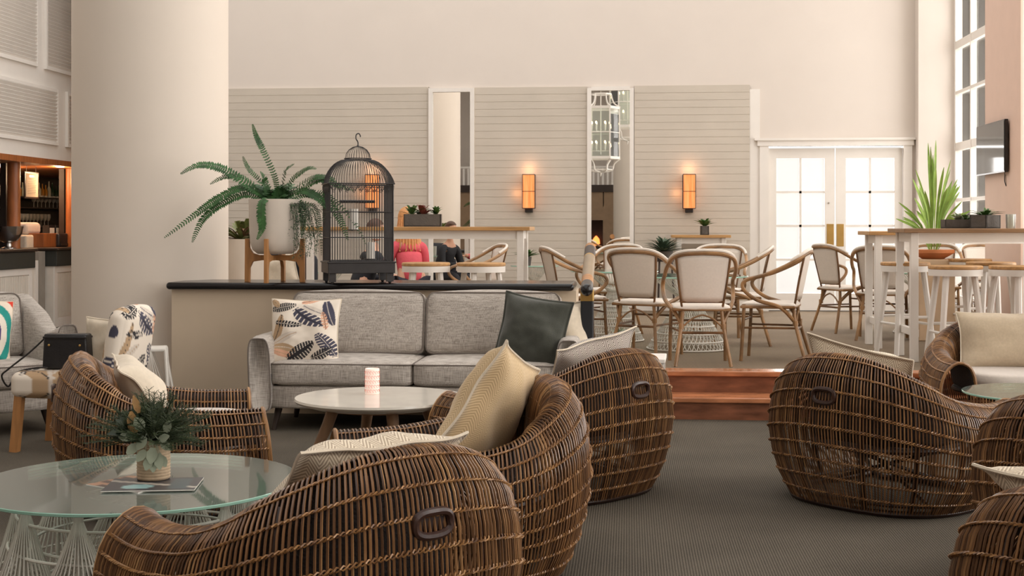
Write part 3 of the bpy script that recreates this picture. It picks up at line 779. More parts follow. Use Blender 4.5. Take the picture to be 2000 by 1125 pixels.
for key, px, tt, ang, lab in (
    ('A', 640, 4.12, 41, 'basket armchair nearest the camera at front centre, handle facing the viewer'),
    ('B', 888, 5.52, 103, 'basket armchair behind the front one holding a big tan cushion'),
    ('C', 1098, 7.15, 46, 'basket armchair next to the steps with a grey herringbone cushion leaning out'),
    ('D', 1733, 6.88, -50, 'basket armchair standing alone on open carpet right of the steps, see-through lower weave'),
    ('E', 2215, 5.2, -58, 'basket armchair cut by the right edge, between the lone one and the corner one'),
    ('F', 2335, 3.38, -58, 'basket armchair in the bottom right corner with a cream cushion over its rim'),
    ('G', 322, 6.8, -74, 'basket armchair at the left behind the glass table with the leafy vase'),
    ('H', 1972, 9.1, 172, 'basket armchair facing the camera at the right, wide beige cushion in it')):
    o = chair0 if key == 'A' else copy_tree(chair0)
    p = P(px, tt); o.location = (p.x, p.y, 0); o.rotation_euler = (0, 0, AWAY + R(ang)); BASK[key] = (p, AWAY + R(ang))
    tag(o, lab, 'armchair', 'woven basket armchairs')
def in_chair(key, lx, ly, lz):
    p, a = BASK[key]; return Vector((p.x + lx * math.cos(a) - ly * math.sin(a), p.y + lx * math.sin(a) + ly * math.cos(a), lz))
def chair_pillow(key, lx, ly, lz, w, h, T, mt, label, tilt=20, roll=0, yaw=0, **k):
    p, a = BASK[key]
    m = Matrix.Rotation(a + R(yaw), 4, 'Z') @ Matrix.Rotation(R(tilt), 4, 'X') @ Matrix.Rotation(R(roll), 4, 'Y')
    o = pillow(in_chair(key, lx, ly, lz), w, h, T, mt, label, m.to_euler(), **k); return o
chair_pillow('A', .02, -.13, .635, .58, .44, .17, M_herr, 'cream herringbone cushion lying back in the nearest basket armchair', 52, -2, 0, seed=1)
chair_pillow('B', -.04, -.13, .635, .60, .56, .20, M_herrt, 'large tan cushion standing upright in the basket armchair behind the front one', 28, 20, -38, seed=2)
chair_pillow('C', .05, -.14, .65, .60, .40, .16, M_herrg, 'grey herringbone cushion in the basket armchair by the steps', 30, -10, 0, seed=3)
chair_pillow('D', -.05, -.13, .635, .60, .40, .15, M_herr, 'cream edged cushion peeking over the lone basket armchair', 34, 12, 0, seed=4)
chair_pillow('F', -.13, -.14, .66, .58, .44, .15, M_herr, 'cream striped cushion hanging over the rim of the corner basket armchair', 58, -4, 0, seed=5)
chair_pillow('G', .0, -.12, .60, .46, .36, .15, M_cream, 'white cushion slumped in the basket armchair behind the leafy vase', 45, 6, 0, seed=6)
chair_pillow('H', 0, -.17, .61, .62, .42, .17, M_beige, 'wide beige cushion in the basket armchair facing the camera', 18, 0, 0, seed=7)

# ------------------------------------------------------------------ low tables
def wicker_base(t, rad, hgt, npost=10, strands=26, mt=None, sz=1.0):
    mt = mt or M_whitewicker
    fans = MB(); hoops = MB()
    for i in range(npost):
        a = 2 * PI * i / npost; c_ = Vector((rad * math.cos(a), rad * math.sin(a), 0)); tg = Vector((-math.sin(a), math.cos(a), 0)); ou = Vector((math.cos(a), math.sin(a), 0))
        MB().tube([c_ + Vector((0, 0, hgt)), c_ + Vector((0, 0, hgt * .86)), c_ + Vector((0, 0, hgt * .85)), c_], [.017 * sz, .017 * sz, .009 * sz, .009 * sz], 8).build('post', mt, t)
        for k in range(strands):
            q = 2 * PI * k / strands; rr = .13 * sz
            b = c_ + tg * rr * math.cos(q) * 1.15 + ou * rr * math.sin(q) * .8
            b.z = hgt * .22
            top = c_ + tg * .014 * math.cos(q) + ou * .014 * math.sin(q) + Vector((0, 0, hgt * .88))
            mid = top.lerp(b, .5) - (b - c_) * .03
            end = c_ + tg * rr * math.cos(q + .9) * .9 + ou * rr * math.sin(q + .9) * .7; end.z = .01
            fans.tube([top, mid, b, end], .0033 * sz, 4, cap=False)
    for z, rr in ((hgt * .80, rad), (hgt * .55, rad + .03), (hgt * .30, rad + .09), (hgt * .22, rad + .095), (.012, rad + .07), (.012, rad - .07), (hgt * .55, rad - .05), (hgt * .22, rad - .09)):
        hoops.tube([(rr * math.cos(2 * PI * i / 60), rr * math.sin(2 * PI * i / 60), z) for i in range(60)], .0055 * sz, 6, closed=True)
    fans.build('fan_strands', mt, t); hoops.build('hoops', mt, t)
def glass_disc(t, r, z, th=.012):
    o = MB().lathe([(.001, z), (r - .003, z), (r - .003, z + th), (.001, z + th)], 72, cap=False).build('glass_top', M_glass, t, auto=True)
    MB().lathe([(r - .003, z), (r, z + .002), (r, z + th - .002), (r - .003, z + th)], 72, cap=False).build('glass_edge', M_glassedge, o)
p = P(269, 5.02)
TL = empty('glass_coffee_table', (p.x, p.y, 0), .2, 'round green glass coffee table on a white wicker base, front left with the leafy vase', 'table')
wicker_base(TL, .43, .435, 10, 32); glass_disc(TL, .60, .437)
p = P(2040, 7.95)
t = empty('glass_coffee_table', (p.x, p.y, 0), 0, 'round green glass coffee table cut by the right edge, in front of the beige cushion', 'table')
wicker_base(t, .26, .405, 7, 18); glass_disc(t, .47, .407)
# marble table
p = P(742, 7.5); TM = empty('marble_coffee_table', (p.x, p.y, 0), YAW, 'round pale marble coffee table on splayed wood legs in front of the grey sofa', 'table')
MB().lathe([(.001, .405), (.40, .405), (.47, .428), (.478, .438), (.474, .45), (.001, .45)], 72, cap=False).build('marble_top', M_marble, TM)
for a in (200, 290, 20, 110):
    q = R(a); MB().tube([(.26 * math.cos(q), .26 * math.sin(q), .41), (.30 * math.cos(q), .30 * math.sin(q), .30), (.44 * math.cos(q), .44 * math.sin(q), 0)], [.034, .032, .02], 10).build('leg', M_woodleg, TM)
MB().lathe([(.28, .385), (.3, .385), (.3, .405), (.28, .405)], 40, cap=False).build('apron', M_woodleg, TM)
# candle lantern
p = P(727, 7.62, z=.45)
t = empty('candle_lantern', p, 0, 'pink and white cut-paper candle lantern on the marble table', 'lantern')
MB().lathe([(.038, 0), (.041, .003), (.041, .143), (.038, .146), (.036, .143), (.036, .006)], 32, cap=False).build('paper_shade', M_lantern, t)
pt = MB()
for i in range(16):
    for j in range(5):
        a = 2 * PI * i / 16 + (j % 2) * .2; z = .02 + j * .026; c_ = Vector((.0418 * math.cos(a), .0418 * math.sin(a), z)); tg = Vector((-math.sin(a), math.cos(a), 0))
        pt.tube([c_ + tg * .006 * math.cos(q) + Vector((0, 0, .009 * math.sin(q))) for q in (0, 1, 2, 3, 4, 4.8)], .0009, 4)
pt.build('cut_pattern', mat('rose_pattern', (226, 140, 124), .6), t)
MB().lathe([(.02, .004), (.02, .03), (.001, .032)], 16, cap=False).build('candle', emis('candle_glow', (1, .55, .35), 2), t)

# vase with foliage, magazines
p = P(300, 5.0, z=.449)
VZ = empty('foliage_vase', p, 0, 'rope wrapped beige vase of eucalyptus and fir sprigs on the front left glass table', 'vase of foliage')
vp = [(.0, 0)]; prof = [(.056, 0)]
for i in range(26): prof += [(.0600 + .0022 * (i % 2), .003 + i * .0056)]
prof += [(.059, .15), (.054, .15), (.052, .01)]
MB().lathe(prof, 36, cap=True).build('vase', mat('rope_wrapped_vase', (186, 164, 136), .85, .12, 60), VZ)
rnd = random.Random(11)
need = MB(); stems = MB()
for i in range(120):
    a = rnd.uniform(0, 2 * PI); el = rnd.uniform(.25, 1.35); L = rnd.uniform(.15, .27); bx = .19 if math.cos(a) < 0 else .23
    d = Vector((math.cos(a) * math.cos(el) * 1.15, math.sin(a) * math.cos(el), math.sin(el) * .85)); b0 = Vector((0, 0, .13))
    pts = [b0 + d * L * q + Vector((0, 0, -.05 * q * q * math.cos(el))) for q in (0, .25, .5, .75, 1)]
    stems.tube(pts, .0016, 4)
    for k in range(26):
        q = .3 + .7 * k / 26; pp = b0 + d * L * q + Vector((0, 0, -.05 * q * q * math.cos(el)))
        for s_ in (-1, 1):
            sd = d.cross(Vector((rnd.uniform(-.6, .6), rnd.uniform(-.6, .6), 1))).normalized() * s_
            need.tube([pp, pp + (sd * .7 + d * .6) * rnd.uniform(.018, .034)], .0008, 3, cap=False)
stems.build('stems', M_deepleaf, VZ); need.build('fir_needles', mat('fir_needle', (60, 72, 42), .6, .3, 20), VZ)
dl = MB()
for i in range(34):
    a = rnd.uniform(1.6, 4.6); el = rnd.uniform(.1, 1.1); L = rnd.uniform(.09, .20)
    d = Vector((math.cos(a) * math.cos(el), math.sin(a) * math.cos(el), math.sin(el))); b0 = Vector((0, 0, .14)) + d * L * .55
    dl.blade([b0, b0 + d * .03, b0 + d * .06, b0 + d * .09 + Vector((0, 0, -.01))], .024, Vector((rnd.uniform(-1, 1), rnd.uniform(-1, 1), .6)), .15)
dl.build('dark_leaves', M_deepleaf, VZ)
eu = MB()
def leafdisc(mb, c_, d, up, L, W):
    mb.blade([c_, c_ + d * L * .3, c_ + d * L * .65, c_ + d * L], W, up, .12, lambda q: math.sin(PI * (q * .9 + .08)) ** .6)
for (x, z, L, W, da) in ((.0, .17, .055, .02, 240), (.03, .13, .06, .022, 265), (-.03, .14, .05, .02, 220), (.05, .11, .06, .02, 280), (-.01, .20, .05, .022, 120), (.02, .10, .055, .02, 255), (.06, .15, .05, .016, 330), (-.055, .17, .045, .018, 180),
                         (.03, .09, .05, .018, 275), (.075, .19, .05, .018, 60), (.05, .16, .05, .016, 20), (.0, .12, .05, .018, 235), (.06, .10, .045, .016, 300)):
    q = R(da); eu.tube([(0, -.03, .15), (x * .6, -.075, (z + .15) / 2 + .02), (x, -.085, z)], .0014, 4)
    leafdisc(eu, Vector((x, -.085, z)), Vector((math.cos(q), -.25, math.sin(q))).normalized(), Vector((0, -1, .3)), L, W)
eu.build('eucalyptus_sprig', M_sage, VZ)
dr = MB(); leafdisc(dr, Vector((-.05, -.06, .18)), Vector((-.1, -.2, 1)).normalized(), Vector((.3, -1, 0)), .085, .022); leafdisc(dr, Vector((-.045, -.03, .25)), Vector((-.25, -.2, 1)).normalized(), Vector((.6, -1, 0)), .07, .014)
dr.build('dried_leaf', M_dryleaf, VZ)
def mag(px, t_, rz, z, label, pat, w_=.21, h_=.28, rx=0):
    n_ = 24; mb = MB(); mb.grid(lambda a, b: Vector(((a - .5) * w_, (b - .5) * h_, .004)), n_, n_); cols = [pat(i / n_, j / n_) for i in range(n_ + 1) for j in range(n_ + 1)]
    k = len(mb.v); mb.box(-w_ / 2, w_ / 2, -h_ / 2, h_ / 2, 0, .0038); cols += [sr((226, 222, 214))] * 8
    o = mb.build('magazine', M_print2, None, smooth=False, colors=cols); o.location = P(px, t_, z=z); o.rotation_euler = (0, 0, rz); tag(o, label, 'magazine', 'magazines under the vase'); return o
def cover(u, v):
    if .1 < v < .32 and .1 < u < .9: return sr((70, 90, 96))
    if (u - .3) ** 2 + (v - .65) ** 2 < .03: return sr((150, 190, 190))
    if abs(u - v * .6 - .2) < .06: return sr((186, 180, 170))
    return sr((64, 66, 72))
def cover2(u, v): return sr((186, 140, 110)) if (int(u * 7) + int(v * 5)) % 3 else sr((90, 70, 62))
mag(262, 4.93, R(62), .449, 'pinkish magazine, the lower one beneath the vase', cover2)
mag(300, 4.90, R(100), .4535, 'dark covered magazine lying under the rope wrapped vase', cover, .24, .33)
VZ.location.z = .4582

# ------------------------------------------------------------------ sofas
def piping(w, d, z, r=.006, n=12, rc=.04):
    hx, hy = w / 2 - rc, d / 2 - rc; pts = []
    for cx_, cy_, a0 in ((hx, hy, 0), (-hx, hy, 90), (-hx, -hy, 180), (hx, -hy, 270)):
        for k in range(6): q = R(a0 + 18 * k); pts.append((cx_ + rc * math.cos(q), cy_ + rc * math.sin(q), z))
    return pts
M_pipe = mat('grey_piping', (120, 110, 102), .8)
def sofa(W, label, wing=False):
    t = empty('sofa', (0, 0, 0), 0, label, 'sofa', None); D = .84; iw = W - .30
    softbox(W - .12, D - .1, .17, .03, .0, 6).xf(Matrix.Translation((0, -.02, .15))).build('base', M_linen, t, auto=False)
    for s_ in (-1, 1):
        def armf(a, b):
            y = -D / 2 + D * a; q = 2 * PI * b
            top = (.655 + .0 * a) if not wing else (.75 - .07 * math.sin(min(1, a * 1.7) * PI) + .30 * max(0, a - .35) ** 1.2)
            ends = math.sin(PI * min(.5, .06 + a * 3 if a < .2 else 1 - a + .2 if a > .94 else .5))
            hw = .085 * (.85 + .15 * ends); h0 = .14; hh = (top - h0) / 2
            cx_ = math.copysign(abs(math.cos(q)) ** .45, math.cos(q)) * hw; cz_ = math.copysign(abs(math.sin(q)) ** .5, math.sin(q)) * hh
            lean = .02 * (cz_ + hh) / (2 * hh)
            return Vector((s_ * (W / 2 - .09 + lean) + cx_, y, h0 + hh + cz_ * (1 if cz_ < 0 else (.93 + .07 * ends))))
        ab = MB(); ab.grid(armf, 16, 32)
        ab.f.append(tuple(range(32, -1, -1))[:-1]); base = 16 * 33; ab.f.append(tuple(base + i for i in range(32)))
        ar = ab.build('arm', M_linen, t, auto=False)
        MB().tube([armf(.0, b / 32) + Vector((0, -.003, 0)) for b in range(32)], .0055, 6, closed=True).build('piping', M_pipe, ar)
    softbox(iw + .1, .16, .56, .05, .0, 6).xf(Matrix.Translation((0, D / 2 - .10, .26)) @ Matrix.Rotation(R(-4), 4, 'X')).build('back', M_linen, t, auto=False)
    for s_ in (-1, 1):
        cw = iw / 2
        c_ = softbox(cw - .006, .70, .17, .035, .016, 12).xf(Matrix.Translation((s_ * cw / 2, -.06, .315))).build('seat_cushion', M_linen, t, auto=False)
        MB().tube([Vector(p_) + Vector((s_ * cw / 2, -.06, .315)) for p_ in piping(cw - .006, .70, .152)], .005, 5, closed=True).build('piping', M_pipe, c_)
        m_ = Matrix.Translation((s_ * cw / 2, .20, .475)) @ Matrix.Rotation(R(-13), 4, 'X')
        bc = softbox(cw - .01, .19, .455, .055, .03, 12).xf(m_).build('back_cushion', M_linen, t, auto=False)
        pp = [m_ @ Vector((p_[0], -.078, p_[1] + .2275)) for p_ in piping(cw - .02, .445, 0, rc=.06)]
        MB().tube(pp, .005, 5, closed=True).build('piping', M_pipe, bc)
    for x_ in (-1, 1):
        for y_ in (-1, 1):
            MB().tube([(x_ * (W / 2 - .18), y_ * .28, .15), (x_ * (W / 2 - .15), y_ * .31, 0)], [.026, .017], 10).build('leg', M_dark, t)
    return t
xs0 = P(469, 8.95).x; xs1 = P(1131, 8.95).x
SW = xs1 - xs0; sy = P(800, 8.95).y
s1 = sofa(SW, 'long grey linen sofa against the ledge wall under the birdcage')
SOF = Vector(((xs0 + xs1) / 2, 9.36, 0)); s1.location = SOF
sw = sofa(1.5, 'grey linen sofa with sloping arms cut by the left edge, bright cushion on it', wing=True)
pa = P(152, 9.2); _r = R(46); sw.location = (pa.x - (.75 * math.cos(_r) + .42 * math.sin(_r)), pa.y - (.75 * math.sin(_r) - .42 * math.cos(_r)), 0); sw.rotation_euler = (0, 0, _r)
def loc(t_, x, y, z): 
    a = t_.rotation_euler[2]; return Vector((t_.location.x + x * math.cos(a) - y * math.sin(a), t_.location.y + x * math.sin(a) + y * math.cos(a), t_.location.z + z))
pp = P(578, 9.05, z=.70); pillow((pp.x, 9.14, .675), .49, .47, .15, M_print, 'cream cushion printed with dark palm leaves on the grey sofa', (R(-16), 0, R(3)), seed=11, flange=.0, pattern=floral, n=130)
pp = P(1038, 9.0); pillow((pp.x, 9.12, .69), .48, .49, .16, M_greenvel, 'dark green cushion at the right end of the grey sofa', (R(-14), R(9), R(-8)), seed=12, flange=.02, n=30, wr=.02)
pp = P(1112, 9.0); pillow((pp.x - .05, 9.27, .66), .40, .44, .12, M_cream, 'pale cushion tucked behind the dark green cushion', (R(-10), R(-5), R(20)), seed=13)
o = pillow(loc(sw, .20, -.08, .70), .45, .45, .14, M_print, 'brightly striped cushion on the sofa at the left edge', (R(-14), R(8), _r), seed=14, flange=0, pattern=bright, n=90)

# floral occasional chair with handbag
p = P(162, 8.5); t = empty('floral_chair', (p.x, p.y, 0), YAW + R(82), 'leaf-print upholstered chair with wood legs behind the left basket armchair', 'chair')
def printed(mb, name, par, sc=1.6, ax=(0, 2)):
    cols = [floral((v[ax[0]] * sc + .45) % 1, (v[ax[1]] * sc + .2) % 1) for v in mb.v]
    return mb.build(name, M_print, par, auto=False, colors=cols)
printed(softbox(.54, .62, .16, .05, .015, 44).xf(Matrix.Translation((0, .05, .34))), 'seat', t, 1.5, (0, 1))
printed(softbox(.50, .13, .50, .06, .02, 44).xf(Matrix.Translation((0, -.26, .40)) @ Matrix.Rotation(R(10), 4, 'X')), 'backrest', t, 1.9, (0, 2))
for x_ in (-1, 1):
    for y_ in (-1, 1): MB().sq((x_ * .22, .05 + y_ * .26, .36), (x_ * .23, .05 + y_ * .29, 0), .05).build('leg', M_wood, t)
def loc(t_, x, y, z): 
    a = t_.rotation_euler[2]; return Vector((t_.location.x + x * math.cos(a) - y * math.sin(a), t_.location.y + x * math.sin(a) + y * math.cos(a), t_.location.z + z))
pillow(loc(t, .04, -.155, .66), .30, .32, .12, M_cream, 'small cream cushion leaning on the back of the leaf-print chair', (R(-8), R(6), YAW + R(30)), seed=16)
hb = empty('handbag', loc(t, -.12, .04, .515), YAW + R(-5), 'black leather handbag with long strap standing on the leaf-print chair', 'handbag')
MB().prism([(-.15, 0), (.15, 0), (.135, .22), (-.14, .22)], -.05, .05, Matrix.Rotation(R(90), 4, 'X')).build('body', M_leather, hb, bevel=.012)
MB().box(-.142, .137, -.058, .058, .19, .205).build('top_zip', M_leather, hb, bevel=.004)
MB().tube(catmull([(-.14, 0, .2), (-.24, -.03, .10), (-.36, -.06, .0), (-.42, -.03, -.05), (-.40, .02, -.12), (-.33, .0, -.03), (-.18, -.06, .008), (-.1, -.07, .008)], 8), .006, 6).build('strap', M_leather, hb)
for x_ in (-.1, .1): MB().ball((x_, -.058, .15), .008).build('stud', M_brass, hb)

# white wicker stand behind the left basket chair, small white side table beside the sofa
p = P(293, 9.25); t = empty('wicker_side_table', (p.x, p.y, 0), .3, 'small white wicker side table by the column base', 'side table')
wf = MB()
for a in range(4):
    q = PI / 4 + a * PI / 2; wf.tube([(.15 * math.cos(q), .15 * math.sin(q), .56), (.2 * math.cos(q), .2 * math.sin(q), 0)], .011, 7).build('leg', M_whitewicker, t); wf = MB()
wf.tube([(.15 * math.cos(q), .15 * math.sin(q), .56) for q in [PI / 4 + PI / 2 * i for i in range(4)]], .012, 7, closed=True)
wf.build('rim', M_whitewicker, t)
fan = MB()
for a in range(4):
    q = a * PI / 2; c0 = Vector((.11 * math.cos(q), .11 * math.sin(q), .55)); tg = Vector((-math.sin(q), math.cos(q), 0))
    for k in range(9): fan.tube([c0 + tg * (k - 4) * .003, c0 + Vector((math.cos(q), math.sin(q), 0)) * .05 + tg * (k - 4) * .03 + Vector((0, 0, -.3))], .0025, 4)
fan.build('fan_strands', M_whitewicker, t)
MB().prism([(.15 * math.cos(PI / 4 + PI / 2 * i), .15 * math.sin(PI / 4 + PI / 2 * i)) for i in range(4)], .556, .572).build('top', M_whitewicker, t)
p = P(1243, 9.05); t = empty('side_table', (p.x, p.y, 0), YAW + R(-8), 'small white side table between the grey sofa and the steps', 'side table')
MB().box(-.20, .20, -.2, .2, .50, .53).build('top', M_white, t, bevel=.005)
for x_ in (-1, 1):
    for y_ in (-1, 1): MB().sq((x_ * .17, y_ * .17, .5), (x_ * .17, y_ * .17, 0), .04).build('leg', M_white, t)
# ------------------------------------------------------------------ things on the ledge
LZ = .988
def leaflets(mb, st_, pts, wd, n, tilt=.3, taper=True, rnd=random, droop=.2, upv=Vector((0, 0, 1))):
    """fern frond: rachis along pts with paired leaflets"""
    pts = catmull(pts, 10); k = len(pts)
    st_.tube(pts, [.0022 * (1 - .7 * i / k) for i in range(k)], 4)
    for i in range(n):
        q = .06 + .94 * i / n; x = q * (k - 1); j = min(int(x), k - 2); p = pts[j].lerp(pts[j + 1], x - j); d = (pts[j + 1] - pts[j]).normalized()
        sd = d.cross(upv); sd = sd.normalized() if sd.length > .05 else Vector((1, 0, 0))
        L = wd * (math.sin(PI * (q * .86 + .12)) ** .7)
        for s_ in (-1, 1):
            e = (sd * s_ + d * tilt + Vector((0, 0, -droop)) + Vector((rnd.uniform(-.1, .1), rnd.uniform(-.1, .1), rnd.uniform(-.12, .12)))).normalized()
            nn = e.cross(d).normalized(); a = p; b = p + e * L; w_ = L * .19 + .002
            mb.add([a - d * w_ * .5, a + d * w_ * .5, p + e * L * .55 + d * w_ * .9, b, p + e * L * .55 - d * w_ * .7], [(0, 1, 2, 3, 4)])
p = P(537, 10.12); FX, FY = p.x, p.y
fp = empty('potted_fern', (FX, FY, LZ), YAW, 'tall fern in a beige ceramic pot on a wooden stand, on the black ledge', 'potted plant')
MB().lathe([(.001, .21), (.13, .215), (.168, .245), (.185, .30), (.192, .40), (.198, .628), (.186, .628), (.182, .60), (.001, .60)], 48, cap=False).build('pot', M_pot, fp)
MB().lathe([(.001, .603), (.182, .603)], 32, cap=False).build('soil', M_soil, fp)
std = MB()
for i, a in enumerate((5, 95, 185, 275)):
    m = Matrix.Rotation(R(a - 12), 4, 'Z')
    prof = [(.20, .33), (.232, .33), (.235, 0), (.195, 0), (.192, .11), (.17, .155), (.10, .165), (0, .165), (0, .205), (.12, .205), (.17, .22), (.195, .26)]
    std_m = m @ Matrix.Rotation(R(90), 4, 'X')
    MB().prism(prof, -.014, .014, std_m).build('stand_leg', M_wood, fp, smooth=False, bevel=.003)
fr_ = MB(); st_ = MB(); rnd = random.Random(21)
def V3(px, py, dy=0):   # photo column/row on the pot's plane, into the pot's own frame
    q = P(px, 10.12 + dy, py); a = -YAW; x, y = q.x - FX, q.y - FY
    return Vector((x * math.cos(a) - y * math.sin(a), x * math.sin(a) + y * math.cos(a), q.z - LZ))
FR = [([(530, 392, 0), (500, 372), (440, 332), (390, 322), (352, 340)], .085, 60), ([(525, 392, 0), (480, 366), (430, 385), (380, 420), (320, 465)], .085, 64),
      ([(525, 394, -.05), (480, 380), (430, 400), (395, 430), (375, 474)], .08, 56), ([(540, 390, 0), (538, 350), (512, 290), (500, 265), (493, 242)], .05, 56),
      ([(535, 392, 0), (510, 355), (490, 335), (480, 320), (474, 305)], .045, 30), ([(525, 388, -.18), (512, 395, -.22), (510, 420, -.24), (512, 445, -.24), (502, 468, -.25)], .07, 46),
      ([(550, 388, 0), (570, 352), (590, 335), (605, 328), (618, 330)], .055, 36), ([(560, 388, 0), (600, 362), (630, 350), (660, 362), (690, 372)], .07, 44),
      ([(560, 392, -.1), (600, 380), (640, 395), (665, 430), (680, 470)], .075, 46), ([(560, 392, -.1), (585, 395), (592, 430), (590, 460)], .06, 34),
      ([(545, 390, .1), (556, 340), (560, 330), (575, 320)], .05, 28), ([(550, 390, 0), (590, 372), (620, 385), (640, 410)], .075, 40),
      ([(540, 392, 0), (520, 358), (515, 345), (508, 335)], .05, 26), ([(545, 392, .1), (600, 352), (630, 345), (655, 350)], .06, 36), ([(550, 392, -.1), (610, 400), (625, 440), (628, 500)], .035, 40),
      ([(535, 392, .1), (480, 350), (440, 345), (410, 360)], .06, 36), ([(560, 392, .05), (620, 375), (650, 390), (690, 430), (715, 478)], .05, 40)]
for pts, wd, n_ in FR:
    pp = [V3(q[0], q[1], (q[2] if len(q) > 2 else -.04 * i_)) for i_, q in enumerate(pts)]
    up = Vector((0, -.75, .66)); leaflets(fr_, st_, pp, wd * .60, int(n_ * .88), .25, rnd=rnd, droop=.1, upv=up)
for i in range(26):
    a = rnd.uniform(0, 2 * PI); L = rnd.uniform(.12, .26); d = Vector((math.cos(a), math.sin(a) * .8, rnd.uniform(.5, 1.5))).normalized(); b0 = Vector((0, 0, .60))
    pp = [b0 + Vector((d.x * .1, d.y * .1, 0)) * 1, b0 + d * L * .6, b0 + d * L + Vector((d.x, d.y, 0)) * .05 - Vector((0, 0, .02 + L * .1))]
    leaflets(fr_, st_, pp, .032, 22, .25, rnd=rnd, droop=.1, upv=Vector((0, -.6, .8)))
st_.build('frond_stems', M_ferndark, fp, auto=False); fr_.build('fronds', M_fern, fp, smooth=False)
tv = MB(); tb = MB()
for i in range(46):
    x0 = rnd.uniform(.10, .22); y0 = -rnd.uniform(-.02, .14); L = rnd.uniform(.10, .42)
    ox = rnd.uniform(.0, .14) + (.12 if i % 5 == 0 else 0)
    pts = catmull([(x0, y0, .60), (x0 + ox * .7, y0 - .04, .60 - L * .15), (x0 + ox, y0 - .06, .6 - L * .6), (x0 + ox + rnd.uniform(-.02, .03), y0 - .06, .6 - L)], 8)
    tb.tube(pts, .0012, 3)
    for j in range(int(L * 150)):
        q = pts[rnd.randrange(4, len(pts))] + Vector((rnd.uniform(-.014, .014), rnd.uniform(-.014, .014), rnd.uniform(-.01, .01)))
        e = Vector((rnd.uniform(-1, 1), rnd.uniform(-1, 1), rnd.uniform(-1, .5))).normalized(); u_ = e.orthogonal().normalized()
        tv.add([q, q + e * .006 + u_ * .004, q + e * .013, q + e * .006 - u_ * .004], [(0, 1, 2, 3)])
tb.build('trailing_stems', M_ferndark, fp, auto=False); tv.build('trailing_leaves', mat('trailing_leaf', (74, 96, 66), .5, .4, 30), fp, smooth=False)

# birdcage
q0 = P(699, 10.02); bc = empty('birdcage', (q0.x, q0.y, LZ), YAW + R(16), 'black wire birdcage with domed top and hook on the black ledge', 'birdcage')
cw, cdp = .235, .17     # half width, half depth
b_ = MB().box(-cw - .015, cw + .015, -cdp - .015, cdp + .015, .075, .155).box(-cw - .022, cw + .022, -cdp - .022, cdp + .022, .15, .162)
b_.build('base_tray', M_iron, bc, smooth=False, bevel=.004)
mm = MB().box(cw + .015, cw + .018, -cdp + .02, cdp - .02, .085, .145); mm.build('side_plaque', mat('pewter_plaque', (130, 124, 116), .5, .2, 30, .4, 60), bc, smooth=False)
zz = MB()
for i in range(6): 
    y = -cdp + .05 + i * .045; zz.tube([(cw + .02, y, .095), (cw + .02, y + .02, .135), (cw + .02, y + .04, .095)], .003, 4)
zz.build('plaque_relief', M_iron, bc)
for x_ in (-1, 1):
    for y_ in (-1, 1):
        MB().box(x_ * (cw - .02) - .025, x_ * (cw - .02) + .025, y_ * (cdp - .02) - .02, y_ * (cdp - .02) + .02, .012, .08).ball((x_ * (cw - .02), y_ * (cdp - .02), .012), .014).build('foot', M_iron, bc, smooth=False)
HW = .74
def rect(f, hx, hy):
    per = 4 * (hx + hy); s_ = (f % 1) * per
    if s_ < 2 * hx: return Vector((-hx + s_, -hy, 0))
    s_ -= 2 * hx
    if s_ < 2 * hy: return Vector((hx, -hy + s_, 0))
    s_ -= 2 * hy
    if s_ < 2 * hx: return Vector((hx - s_, hy, 0))
    return Vector((-hx, hy - (s_ - 2 * hx), 0))
NW = 84; wr_ = MB(); dm = MB(); rg = MB()
def domef(q, t_):   # t 0 at eaves .. 1 at neck
    r_ = math.cos(t_ * PI / 2 * .80); nk = .42
    k = nk + (1 - nk) * (r_ - math.cos(PI / 2 * .8)) / (1 - math.cos(PI / 2 * .8))
    ang = math.atan2(q.y, q.x); rd = Vector((math.cos(ang) * .235 / 1, math.sin(ang) * .2, 0)); f = min(1, t_ * 1.2)
    b = q * 1.06 * (1 - f) + rd * f
    v = b * k; v.z = HW + .185 * math.sin(t_ * PI / 2 * .95); return v
for i in range(NW):
    q = rect(i / NW, cw, cdp); wr_.tube([q + Vector((0, 0, .16)), q + Vector((0, 0, HW))], .0025, 4, cap=False)
    dm.tube([domef(q, j / 8) for j in range(9)], .0024, 4, cap=False)
nz = domef(rect(0, cw, cdp), 1).z
for i in range(28):
    a = 2 * PI * i / 28; 
    dm.tube([(.096 * math.cos(a) * math.cos(t_ * PI / 2), .08 * math.sin(a) * math.cos(t_ * PI / 2), nz + .008 + .095 * math.sin(t_ * PI / 2)) for t_ in (0, .25, .5, .75, .97)], .0017, 4, cap=False)
for z, s_, r_ in ((.165, 1, .004), (.34, 1, .0035), (.53, 1, .0035), (HW, 1.0, .004), (HW + .0, 1.06, .005), (HW - .015, 1.02, .003)):
    rg.tube([rect(i / 40, cw * s_, cdp * s_) + Vector((0, 0, z)) for i in range(40)], r_, 5, closed=True)
for z, a_, b2 in ((nz, .098, .082), (nz + .008, .102, .086)):
    rg.tube([(a_ * math.cos(2 * PI * i / 30), b2 * math.sin(2 * PI * i / 30), z) for i in range(30)], .0035, 5, closed=True)
for x_ in (-1, 1):
    for y_ in (-1, 1): rg.tube([(x_ * cw, y_ * cdp, .16), (x_ * cw, y_ * cdp, HW)], .006, 6)
for k in range(9):     # scallops hanging from the eaves
    for yy in (-cdp * 1.03, cdp * 1.03):
        x0 = -cw + k * 2 * cw / 9; rg.tube([(x0 + 2 * cw / 9 * j / 8, yy, HW - .012 - .035 * math.sin(PI * j / 8)) for j in range(9)], .0024, 4)
        rg.tube([(x0 + .026 + .012 * math.cos(j), yy, HW - .045 + .012 * math.sin(j)) for j in range(6)], .002, 4)
